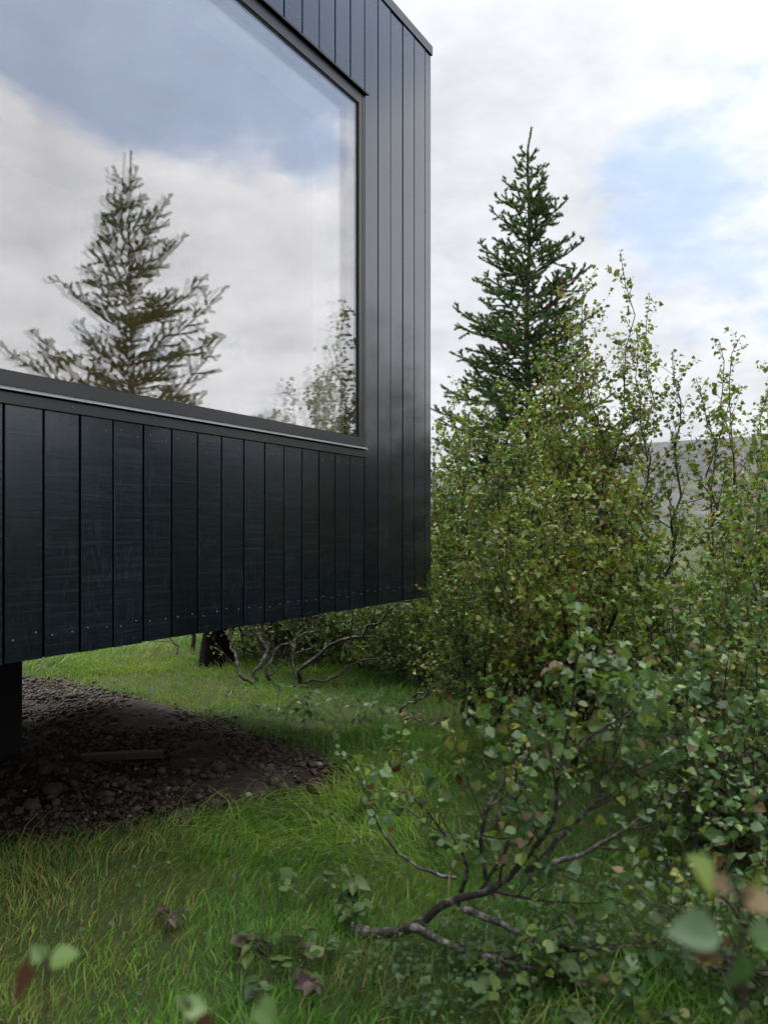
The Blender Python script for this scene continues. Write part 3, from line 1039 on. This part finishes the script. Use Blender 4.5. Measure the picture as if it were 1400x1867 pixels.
def build_cover():
    rng = np.random.default_rng(33)
    px_, py_ = [], []
    zones = [(.75, 2.25, .75, .55, 2000), (1.3, 2.7, .8, .6, 1500), (.2, 2.3, .3, .25, 400), (.25, 4.4, .5, .6, 250),
             (1.5, 4.2, 1.2, 1.2, 2000), (-.6, 2.6, .8, .6, 140), (-.15, 2.95, .3, .3, 150)]
    for cx, cy, rx, ry, n in zones:
        a = rng.uniform(0, 6.28, n); r = np.sqrt(rng.uniform(0, 1, n))
        px_.append(cx + rx * r * np.cos(a)); py_.append(cy + ry * r * np.sin(a))
    x, y = np.concatenate(px_), np.concatenate(py_)
    k = (poly_sd(x, y, GRAVEL) > .05) & (rng.uniform(0, 1, len(x)) < .25 + 1.1 * hash_noise(x * 4, y * 4, 91))
    x, y = x[k], y[k]
    n = len(x)
    h = rng.uniform(.02, .11, n)
    p = np.stack([x, y, ground_h(x, y) + h], 1)
    a = rng.uniform(0, 6.28, n)
    D = np.stack([np.cos(a), np.sin(a), rng.uniform(-.3, .4, n)], 1)
    N = V3(0, 0, 1) + rng.normal(0, .35, (n, 3))
    V, f = place_leaves(LEAF_HERB, p, D, N, rng.uniform(.008, .024, n), rng.uniform(1.0, 1.5, n))
    v = np.clip(rng.normal(.32, .18, n), 0, .8)
    o = mesh_obj('ground_cover', V, f, M_HERB, var=[v, v], shade=True)
    tag(o, 'low dark green small leaved ground cover beneath the birches', 'ground cover', kind='stuff')


# ------------------------------------------------------------------ scene
build_ground()
build_house()
build_gravel()
build_grass()
build_cover()

G = lambda x, y: V3(x, y, float(ground_h(x, y)) - .03)


def B(label, base, tips, d, r0=.012, **k):
    """tips: photo pixels of the stem tops; d: their depth (number or list)."""
    base = G(*base)
    ds = d if isinstance(d, (list, tuple)) else [d] * len(tips)
    rg = np.random.default_rng(k.get('seed', 1))
    ld = [(up_leader(base + V3(rg.normal(0, .07), rg.normal(0, .07), 0), at(x, y, dd), rg.uniform(.45, .7)), r0 * rg.uniform(.75, 1.15)) for (x, y), dd in zip(tips, ds)]
    return birch(label, ld, **k)


# tall birch with the highest shoots in front of the spruce
B('tallest birch, slim rusty topped shoots rising in front of the right side of the spruce', (1.32, 5.25),
  [(1130, 458), (1086, 490), (1184, 540), (1045, 548), (1160, 600), (1225, 640), (1085, 640), (1010, 640)], [5.0, 5.1, 5.05, 5.4, 4.8, 5.0, 4.9, 5.3],
  seed=2, tint=.68, rust=.11, sec=(.06, .10, .36), leaf=.035)
B('olive green birch bush hiding the lower half of the spruce', (.95, 5.9),
  [(925, 690), (1000, 620), (885, 745), (960, 720), (850, 705), (1010, 740), (915, 790)], [5.8, 6.0, 5.7, 5.5, 5.9, 5.4, 5.3],
  seed=3, tint=.62, rust=.09, sec=(.075, .11, .36), leaf=.035)
B('narrow birch bush squeezed against the outer cabin corner', (.55, 6.2),
  [(835, 690), (805, 770), (820, 860), (855, 760), (792, 850), (830, 950), (800, 940)], [6.1, 6.2, 5.8, 5.7, 6.4, 5.7, 6.2], seed=4, tint=.60, rust=.07, sec=(.06, .12, .34), leaf=.035)
B('loose open birch with bare forked stems against the grey hillside', (2.05, 4.85),
  [(1310, 622), (1350, 612), (1268, 690), (1330, 700), (1375, 760)], [4.8, 4.9, 4.7, 4.5, 4.9], seed=5, tint=.60, rust=.08, sec=(.085, .10, .30), leaf=.036, bare=.42)
B('birch at the edge of the view with yellowish leaves beside the open one', (2.75, 5.5),
  [(1412, 640), (1440, 560), (1500, 600), (1395, 740), (1420, 860)], [5.5, 5.6, 5.5, 5.2, 4.9], seed=6, tint=.60, rust=.1, sec=(.07, .10, .34), leaf=.035)
B('dense rounded birch bush with bright yellow green top leaves in the middle', (1.05, 4.45),
  [(1060, 880), (1000, 870), (940, 880), (1110, 860), (1150, 905), (900, 960), (1020, 960), (1090, 990), (960, 1040)], [4.3, 4.5, 4.4, 4.2, 4.1, 4.3, 4.0, 3.9, 4.0],
  seed=7, tint=.72, rust=.09, sec=(.06, .14, .38), leaf=.034, bare=.12)
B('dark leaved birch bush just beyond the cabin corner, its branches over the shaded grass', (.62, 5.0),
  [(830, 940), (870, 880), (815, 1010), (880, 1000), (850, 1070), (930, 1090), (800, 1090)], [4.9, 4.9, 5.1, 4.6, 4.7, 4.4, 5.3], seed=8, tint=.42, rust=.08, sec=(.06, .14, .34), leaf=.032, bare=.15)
B('broad birch bush below the open birch, grey green leaves with rusty tips', (1.75, 3.9),
  [(1150, 960), (1190, 1000), (1260, 1060), (1330, 960), (1390, 890), (1300, 1080), (1160, 1080), (1220, 1140)], [3.8, 3.9, 3.6, 3.8, 3.9, 3.3, 3.5, 3.3], seed=9, tint=.48, rust=.07, sec=(.06, .14, .38), leaf=.035, bare=.12)
B('leafy birch bush crowding under the edge birch at the right margin', (2.15, 4.3),
  [(1290, 940), (1335, 905), (1385, 860), (1310, 1010), (1380, 970), (1420, 900)], [4.2, 4.3, 4.3, 4.0, 4.0, 4.3], seed=16, tint=.52, rust=.08, sec=(.06, .12, .36), leaf=.034, bare=.15)
B('wide dark birch bush at the right, tangled with bare twigs', (1.55, 3.15),
  [(1390, 1090), (1330, 1180), (1400, 1200), (1260, 1230), (1200, 1260), (1350, 1330), (1440, 1290), (1150, 1330)], [3.1, 2.9, 3.0, 2.9, 3.0, 2.7, 2.8, 2.9], seed=10, tint=.42, rust=.06, sec=(.07, .14, .34), leaf=.036, bare=.14, near=True)
# low thickets behind and beneath
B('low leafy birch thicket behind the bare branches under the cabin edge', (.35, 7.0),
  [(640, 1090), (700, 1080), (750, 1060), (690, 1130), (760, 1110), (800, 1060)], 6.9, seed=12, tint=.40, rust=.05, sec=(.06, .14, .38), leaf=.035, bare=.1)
for i, (bx, by, tx, td, lab) in enumerate(((-.6, 9.0, (470, 900), 9.0, 'dark birch thicket far behind the cabin, leftmost of those under it'),
                                           (.35, 9.3, (650, 880), 9.3, 'dark birch thicket behind the cabin, right of the far pier'),
                                           (1.3, 8.6, (920, 800), 8.6, 'birch thicket in front of the spruce trunk'),
                                           (1.95, 8.2, (1050, 830), 8.2, 'birch thicket deep between the tallest birch and the hillside'),
                                           (3.2, 7.4, (1330, 1000), 7.4, 'low birch thicket below the hillside gap'))):
    tips = [(tx[0] + dx, tx[1] + dy) for dx, dy in ((-75, 60), (-25, 0), (40, 20), (85, 70), (-110, 140), (115, 150), (0, 110))]
    B(lab, (bx, by), tips, td, r0=.02, seed=40 + i, tint=.40, rust=.06, sec=(.085, .16, .42), leaf=.036, bare=.06, leaf_gap=.03, twig_gap=.07)

# off-frame bushes added on the open side to darken what the boards reflect
for i, (bx, by, h, lab) in enumerate(((2.9, 3.1, 1.75, 'added off-frame low birch bush right of the foreground birch, nearest of the row facing the window'), (3.9, 2.0, 1.8, 'added off-frame low birch bush facing the window, second of the row from the foreground birch'),
                                      (4.6, .6, 1.7, 'added off-frame low birch bush facing the window, third of the row from the foreground birch'), (3.8, 5.6, 1.95, 'added off-frame low birch bush at the foot of the mirrored spruce'),
                                      (5.6, 3.0, 1.9, 'added off-frame low birch bush behind the row facing the window'), (5.0, -1.0, 1.7, 'added off-frame low birch bush at the far end of the row facing the window'))):
    rg = np.random.default_rng(200 + i)
    ld = [(up_leader(G(bx, by) + V3(*rg.normal(0, .15, 2), 0), V3(bx + rg.normal(0, .6), by + rg.normal(0, .6), h * rg.uniform(.7, 1.0))), .013) for _ in range(8)]
    birch(lab, ld, seed=210 + i, tint=.45, rust=.07, sec=(.09, .16, .45), leaf=.042, bare=.06, leaf_gap=.035, twig_gap=.075)

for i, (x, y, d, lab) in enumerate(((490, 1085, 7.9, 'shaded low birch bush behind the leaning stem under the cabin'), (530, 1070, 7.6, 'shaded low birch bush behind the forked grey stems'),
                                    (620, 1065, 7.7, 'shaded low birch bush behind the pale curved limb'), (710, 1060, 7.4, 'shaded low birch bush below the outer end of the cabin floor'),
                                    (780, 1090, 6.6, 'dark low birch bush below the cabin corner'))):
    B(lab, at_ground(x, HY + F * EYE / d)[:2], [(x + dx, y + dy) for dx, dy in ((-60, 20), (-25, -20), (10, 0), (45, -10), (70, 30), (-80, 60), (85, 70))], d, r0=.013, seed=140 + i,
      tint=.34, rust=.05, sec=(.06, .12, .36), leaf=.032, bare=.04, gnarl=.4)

for i, (x, d, lab) in enumerate(((375, 8.4, 'bare stemmed birch added for shade behind the black stump, its crown hidden by the cabin'), (500, 7.7, 'bare stemmed birch added for shade behind the forked grey stems, crown hidden by the cabin'),
                                 (600, 8.1, 'bare stemmed birch added for shade between the curved limb and the corner, crown hidden by the cabin'))):  # added so that their hidden crowns shade the thicket floor
    B(lab, at_ground(x, HY + F * EYE / d)[:2], [(x + dx, y) for dx, y in ((-90, 800), (-45, 690), (0, 640), (50, 700), (95, 790), (20, 850), (-60, 900))], d, r0=.024, seed=160 + i,
      tint=.45, rust=.05, sec=(.07, .15, .45), leaf=.044, bare=.30, gnarl=.4, bark=M_BARK_GREY)

# gnarled bare stems under the cabin's outer edge
def path(pts, d):
    ds = np.linspace(d[0], d[1], len(pts)) if isinstance(d, tuple) else [d] * len(pts)
    return [at(x, y, dd) for (x, y), dd in zip(pts, ds)]
gk = dict(rscale=.68, cat='birch tree', bark=M_BARK_GREY, tint=.40, leaf=.030, gnarl=.35, sec=(.085, .2, .40), rust=.05, twig_gap=.085, bare=.22, leaf_gap=.06)
birch('gnarled birch with a pale curved limb under the cabin edge', [(path([(550, 1246), (556, 1226), (582, 1203), (640, 1185), (690, 1155), (735, 1110), (765, 1020)], (6.7, 6.4)), .026),
      (path([(549, 1246), (540, 1215), (548, 1180), (590, 1150), (610, 1090)], (6.7, 7.0)), .018),
      (path([(553, 1246), (590, 1238), (640, 1225), (690, 1216), (745, 1214), (800, 1205), (850, 1180)], (6.7, 6.3)), .014)], seed=60, **gk)
birch('forked grey birch stems left of the curved limb', [(path([(470, 1243), (466, 1215), (472, 1185), (462, 1160), (468, 1120), (450, 1060)], (6.8, 7.2)), .026),
      (path([(493, 1240), (484, 1205), (500, 1180), (520, 1165), (548, 1130), (560, 1060)], (6.8, 7.1)), .020),
      (path([(490, 1241), (515, 1218), (535, 1195), (560, 1185), (600, 1130)], (6.8, 6.9)), .010)], seed=61, **gk)
birch('leaning dead birch stem beside the far pier', [(path([(462, 1246), (440, 1215), (425, 1190), (415, 1150), (400, 1080)], (6.75, 7.2)), .022)], seed=62, **gk)
birch('thin pale birch stem leaning over the grass bank under the cabin', [(path([(326, 1202), (316, 1180), (300, 1160), (285, 1100)], (8.0, 8.2)), .016)], seed=63, **gk)
birch('low crooked birch branch rising from the shaded grass in the centre', [(path([(727, 1312), (732, 1294), (752, 1272), (790, 1252), (835, 1228), (870, 1190)], (5.5, 5.2)), .014),
      (path([(752, 1272), (800, 1250), (850, 1256), (905, 1262)], (5.35, 5.0)), .009)], seed=64, **gk)

rs_ = np.random.default_rng(8)
st = at_ground(393, 1211)
st[2] = float(ground_h(st[0], st[1])) - .05
nst, hst = 18, 9
aa = np.arange(nst) * 6.283 / nst
Vs = []
for k in range(hst):
    u_ = k / (hst - 1)
    rr_ = (.105 + .10 * (1 - u_) ** 3) * (1 + .16 * np.sin(aa * 3 + 1) * (1 - .6 * u_) + .07 * np.sin(aa * 7 + 2) + rs_.normal(0, .03, nst))
    Vs.append(np.stack([np.cos(aa) * rr_, np.sin(aa) * rr_, np.full(nst, .62 * u_) + (rs_.normal(0, .02, nst) if k == hst - 1 else 0)], 1))
ix = np.arange(nst * hst).reshape(hst, nst)
qs = np.stack([ix[:-1], np.roll(ix, -1, 1)[:-1], np.roll(ix, -1, 1)[1:], ix[1:]], -1).reshape(-1, 4)
o = mesh_obj('tree_stump', np.concatenate(Vs), [qs, ix[-1][None]], plain('black_bark', (.004, .0036, .0034), .95, 0, .05, 14, .3, .01), shade=True)  # near-black bark colour all over
o.location = st
tag(o, 'black tree stump with a flared foot in the shade under the cabin', 'stump')

# foreground birch with the limb lying on the grass
fk = dict(near=True, detail=1, gnarl=.12)
birch('crooked foreground birch with a thick bare limb lying along the grass', [
    (path([(640, 1690), (690, 1697), (770, 1690), (835, 1650), (905, 1640), (960, 1585), (1000, 1510), (1012, 1400), (1030, 1300), (1045, 1200), (1050, 1110)], (2.60, 2.05)), .017),
    (path([(740, 1690), (800, 1715), (880, 1738), (980, 1757), (1080, 1790), (1150, 1835), (1190, 1890)], (2.42, 2.02)), .013),
    (path([(840, 1655), (900, 1680), (990, 1725), (1100, 1735), (1200, 1720), (1290, 1650)], (2.34, 2.3)), .010),
    (path([(960, 1590), (1010, 1540), (1080, 1480), (1120, 1380), (1130, 1260), (1120, 1190)], (2.35, 2.2)), .009),
    (path([(905, 1640), (880, 1560), (890, 1480), (940, 1420), (925, 1330), (930, 1290)], (2.42, 2.3)), .007),
    (path([(835, 1650), (850, 1570), (800, 1500), (740, 1450), (690, 1440)], (2.5, 2.25)), .006),
    (path([(1012, 1400), (1090, 1330), (1170, 1290), (1230, 1250)], (2.2, 2.3)), .006),
    (path([(960, 1585), (1060, 1560), (1170, 1500), (1260, 1420), (1290, 1370)], (2.35, 2.4)), .008)],
    seed=70, leaf=.036, tint=.50, rust=.07, sec=(.050, .10, .26), bare=.28, leaf_gap=.028, twig_gap=.05, **fk)
birch('grey birch limb slanting up out of the grass behind the foreground birch', [
    (path([(905, 1500), (935, 1455), (985, 1395), (1030, 1370), (1090, 1290), (1120, 1200)], (3.3, 3.1)), .018),
    (path([(880, 1490), (895, 1460), (925, 1420), (960, 1380), (975, 1330)], (3.45, 3.4)), .010)],
    seed=71, leaf=.034, tint=.34, rust=.08, sec=(.08, .12, .26), bare=.4, bark=M_BARK, near=True, gnarl=.15)
birch('slender birch shoot arching over the tip of the gravel patch', [(path([(830, 1600), (760, 1575), (690, 1500), (655, 1420), (615, 1370), (590, 1310)], (2.9, 2.7)), .0055)],
      seed=72, leaf=.032, tint=.45, rust=.10, sec=(.10, .03, .06), bare=.25, leaf_gap=.04, twig_gap=.08, **fk)
B('leafy birch shoots standing in the bottom corner behind the blurred shoot', (1.15, 2.2), [(1190, 1500), (1290, 1470), (1370, 1420), (1400, 1540), (1240, 1590), (1330, 1600), (1130, 1600)], [2.2, 2.2, 2.3, 2.0, 1.9, 2.0, 2.0],
  r0=.010, seed=73, leaf=.034, tint=.44, rust=.06, sec=(.08, .10, .22), bare=.1, leaf_gap=.034, twig_gap=.07, **fk)

# shoots close to the lens, out of focus
def shoot(label, top, base_xy, tips, leaves, seed):
    rng = np.random.default_rng(seed)
    base = G(*base_xy)
    root = empty('birch_shoot', base + V3(0, 0, .03), label, 'birch shoot', 'young shoots close to the viewer')
    P = spline([base, base * .6 + top * .4 + V3(.02, 0, 0), top], 14, .05, rng)[None]
    V, q = tubes(P, np.linspace(.0042, .0014, 14)[None], 6)
    allV, allq = [V], [q]
    n = len(V)
    pos, D, N, sz, v = [], [], [], [], []
    for (p, d, nn, s, vv) in leaves:
        p, d = np.asarray(p, float), nrm(np.asarray(d, float))
        k = np.argmin(np.linalg.norm(P[0] - (p - V3(0, 0, .015)), axis=1))
        st = np.stack([P[0, k] * (1 - t) + p * t + V3(0, 0, .006) * math.sin(3.14 * t) for t in np.linspace(0, 1, 5)])[None]
        a, b = tubes(st, np.full((1, 5), .0011), 5)
        allV.append(a); allq.append(b + n); n += len(a)
        pos.append(p); D.append(d); N.append(nn); sz.append(s); v.append(vv)
    mesh_obj('stem', np.concatenate(allV), [np.concatenate(allq)], M_TWIG, root, shade=True, origin=base + V3(0, 0, .03))
    Vl, f = place_leaves(LEAF_HI, np.array(pos), np.array(D), np.array(N, float), np.array(sz))
    v = np.array(v)
    mesh_obj('leaves', Vl, f, M_LEAF_NEAR, root, var=[v, v], shade=True, origin=base + V3(0, 0, .03))


d = .56
shoot('blurred birch shoot close to the lens with a big grey green leaf at lower right', at(1345, 1640, d), (.33, .62), None, [
    (at(1310, 1630, d), (-.62, -.1, .85), (.75, -.5, .3), .036, .70), (at(1330, 1712, d), (-1, .15, .12), (.1, -.5, .9), .042, .20), (at(1335, 1625, d), (-.8, 0, .5), (.3, -.7, .7), .018, .93),
    (at(1350, 1660, d), (.8, .1, .25), (-.2, -.5, .9), .030, .88), (at(1350, 1720, d), (-.3, -.2, -.9), (.6, -.8, .1), .034, .35), (at(1350, 1700, d), (.9, 0, -.3), (0, -.5, .9), .034, .45),
    (at(1310, 1722, d), (-.8, -.2, -.35), (0, -.7, .7), .022, .96), (at(1370, 1640, d), (.3, 0, .9), (.8, -.5, 0), .024, .78)], 81)
d = .72
shoot('blurred birch shoot with two pale leaves at the lower left', at(90, 1752, d), (-.37, .78), None, [
    (at(80, 1757, d), (1, .1, .30), (-.3, -.42, .9), .032, .60), (at(84, 1757, d), (-.5, 0, .75), (.6, -.7, .3), .020, .52), (at(78, 1765, d), (-.75, 0, -.7), (-.5, -.45, .7), .044, 1.0)], 82)
d = .66
shoot('blurred pale leaf tip at the bottom edge left of its twin', at(345, 1835, d), (-.16, .7), None, [
    (at(325, 1835, d), (1, .1, -.12), (.1, -.6, .8), .024, .60), (at(345, 1838, d), (-.6, 0, .5), (.5, -.5, .7), .013, .55), (at(350, 1855, d), (.5, .2, -.6), (0, -.5, .8), .026, 1.0)], 83)
shoot('blurred pale leaf tip at the bottom edge under the purple leafy plant', at(470, 1825, d), (-.11, .72), None, [
    (at(458, 1818, d), (.65, 0, -.75), (.3, -.6, .75), .030, .50)], 84)

# low plants
herb('purple tinged leafy plant with oval toothed leaves in the foreground grass', at_ground(530, 1765), 22, .046, .17, .11, 90, (.30, 1.0))
herb('bright green lobed plant in front of the fallen limb', at_ground(600, 1650), 14, .05, .17, .14, 91, (.4, .72))
herb('broad leaved green plant low at the bottom right of the limb', at_ground(945, 1830), 10, .065, .2, .12, 92, (.45, .72))
herb('green leafy plant under the bare birch stems', at_ground(500, 1300), 22, .045, .32, .22, 93, (.15, .6))
herb('pale green leafy plant beside the centre branch', at_ground(640, 1330), 20, .045, .34, .18, 94, (.2, .85))
herb('small rusty plant by the crooked centre branch', at_ground(790, 1340), 10, .045, .16, .12, 95, (.85, 1.0))
herb('small green herb in the lawn nearest the gravel tip', at_ground(560, 1500), 9, .03, .12, .08, 97, (.3, .7))
herb('dull reddish herb in the lawn between the gravel and the purple plant', at_ground(300, 1690), 7, .03, .10, .07, 98, (.8, 1.0))
herb('low green herb in the grass at the centre, beside the slender arching shoot', at_ground(700, 1470), 12, .034, .16, .09, 99, (.3, .7))
herb('leafy plant at the foot of the slanting limb', at_ground(860, 1530), 14, .045, .2, .12, 96, (.35, .7))

# spruces
sx, sy = (962 - 700) / 1500 * 9.6, 9.6
spruce('tall pointed spruce rising behind the birches beyond the cabin', (sx, sy, float(ground_h(sx, sy)) - .05), EYE + 735 / 1500 * 9.6 + .05, .315, 1.45, 7, low=.06, dens=1500, whorl=(4, 6, 7), extra=(2, 7), off=.07, tw=.066,
       needle=.026, width=.0036, lean=(.0, 0), tipbend=.06, cones=((4.05, -1.2, .40, 30), (3.45, -2.2, .5, 30), (3.2, -1.4, .55, 22), (3.7, -.7, .6, 14)))
spruce('bushy spruce seen mirrored in the picture window', (4.30, 4.19, float(ground_h(4.3, 4.19)) - .05), EYE + 687 / 1500 * 8.0 + .05, .385, 1.7, 19, low=.10, dens=1400, needle=.028, width=.0032, elev=(58, 16), jit=(.5, 1.25), whorl=(3, 4, 5), extra=(0, 3), off=.12, tw=.080)


# ------------------------------------------------------------------ world, sun, camera
SUN_AZ, SUN_EL = math.radians(-48), math.radians(46)


def mirror(d):
    n = V3(CT, -ST, 0)
    return d - 2 * d.dot(n) * n


def raydir(x, y):
    return nrm(V3((x - CX) / F, 1, (HY - y) / F))


def build_world():
    t = NT('World', world=True)
    S.world = t.m
    dv = t.n('ShaderNodeTexCoord').outputs['Generated']
    sep = t.n('ShaderNodeSeparateXYZ', i={0: dv})
    z = sep.outputs[2]
    den = t.math('ADD', t.math('MAXIMUM', z, 0.0), .32)
    flat = t.n('ShaderNodeVectorMath', operation='DIVIDE', i={0: dv, 1: t.n('ShaderNodeCombineXYZ', i={0: den, 1: den, 2: .75}).outputs[0]}).outputs[0]
    n1 = t.noise(flat, 2.6, 10, .60, .3)
    n2 = t.noise(flat, 6.5, 8, .6, .1)
    cover = t.math('ADD', .62, t.math('MULTIPLY', t.math('SUBTRACT', n1, .5), 1.15))
    # openings in the overcast: direction, inner / outer radius in degrees, depth
    gaps = [(raydir(1390, 370), 1, 11, .22), (raydir(1180, 340), 1, 6, .18), (raydir(1250, 470), 1, 7, .22),
            (nrm(V3(math.sin(math.radians(72)), math.cos(math.radians(72)), math.tan(math.radians(39)))), 7, 19, .8),
            (nrm(V3(math.sin(math.radians(88)), math.cos(math.radians(88)), math.tan(math.radians(40)))), 6, 17, .65),
            (nrm(V3(math.sin(math.radians(60)), math.cos(math.radians(60)), math.tan(math.radians(40)))), 2, 10, .5),
            (mirror(raydir(570, 300)), 0, 3, .25)]
    for d, r0, r1, amt in gaps:
        dot = t.n('ShaderNodeVectorMath', operation='DOT_PRODUCT', i={0: dv, 1: tuple(d)}).outputs['Value']
        cover = t.math('SUBTRACT', cover, t.math('MULTIPLY', t.smooth(dot, math.cos(math.radians(r1)), math.cos(math.radians(r0))), amt))
    cover = t.math('ADD', cover, t.math('MULTIPLY', t.math('SUBTRACT', n2, .5), .6))
    mask = t.math('ADD', .62, t.math('MULTIPLY', t.smooth(cover, .12, .50), .38))
    sky = t.n('ShaderNodeTexSky', sky_type='NISHITA', sun_disc=False, sun_elevation=SUN_EL, sun_rotation=SUN_AZ, altitude=100, air_density=1.0, dust_density=1.3, ozone_density=1.6).outputs[0]
    b1 = t.n('ShaderNodeBackground', i={'Color': sky, 'Strength': .145})
    shade = t.math('ADD', t.math('MULTIPLY', t.math('SUBTRACT', n2, .5), .60), t.math('MULTIPLY', t.math('SUBTRACT', n1, .5), -.35))
    sunward = t.n('ShaderNodeVectorMath', operation='DOT_PRODUCT', i={0: dv, 1: (math.sin(SUN_AZ) * math.cos(SUN_EL), math.cos(SUN_AZ) * math.cos(SUN_EL), math.sin(SUN_EL))}).outputs['Value']
    lum = t.math('ADD', t.math('ADD', .90, shade), t.math('MULTIPLY', t.smooth(sunward, .2, 1.0), .12))
    lum = t.math('MULTIPLY', lum, t.math('ADD', .635, t.math('MULTIPLY', t.smooth(z, .50, .95), 2.5)))
    side = t.n('ShaderNodeVectorMath', operation='DOT_PRODUCT', i={0: dv, 1: tuple(nrm(V3(math.sin(1.45), math.cos(1.45), .35)))}).outputs['Value']
    lum = t.math('MULTIPLY', lum, t.math('ADD', 1.0, t.math('MULTIPLY', t.smooth(side, .40, .90), .80)))       # brighter bank of cloud on the open side
    ccol = t.mix(t.smooth(lum, .65, 1.05), (.90, .925, .97), (1.0, .995, .985))
    ccol = t.mix(t.smooth(cover, .10, .50), (.74, .84, 1.0), ccol)            # thin veil over the blue
    b2 = t.n('ShaderNodeBackground', i={'Color': ccol, 'Strength': lum})
    mx = t.n('ShaderNodeMixShader', i={0: mask})
    t.t.links.new(b1.outputs[0], mx.inputs[1]); t.t.links.new(b2.outputs[0], mx.inputs[2])
    o = t.n('ShaderNodeOutputWorld')
    t.t.links.new(mx.outputs[0], o.inputs[0])


build_world()
sd = bpy.data.lights.new('sun', 'SUN')
sd.energy = 2.2
sd.angle = math.radians(10)
sd.color = (1, .96, .90)
so = bpy.data.objects.new('sun', sd)
COL.objects.link(so)
so.rotation_euler = (math.pi / 2 - SUN_EL, 0, math.pi - SUN_AZ)

cd = bpy.data.cameras.new('camera')
cam = bpy.data.objects.new('camera', cd)
COL.objects.link(cam)
cam.location = (0, 0, EYE)
cam.rotation_euler = (math.pi / 2, 0, 0)
cd.sensor_fit = 'VERTICAL'
cd.sensor_height = 36
cd.lens = 1500 / 1867 * 36
cd.shift_y = 33.5 / 1867
cd.clip_start, cd.clip_end = .05, 6000
cd.dof.use_dof = True
cd.dof.focus_distance = 4.6
cd.dof.aperture_fstop = 3.5
S.camera = cam

S.render.engine = 'CYCLES'
cy = S.cycles
cy.max_bounces, cy.diffuse_bounces, cy.glossy_bounces, cy.transmission_bounces, cy.transparent_max_bounces = 8, 3, 4, 4, 14
cy.use_denoising = True
cy.use_adaptive_sampling = True
cy.adaptive_threshold = .02
cy.sample_clamp_indirect = 6
S.view_settings.view_transform = 'Standard'
S.view_settings.look = 'None'
S.view_settings.exposure = 0.65
S.view_settings.gamma = 1.0
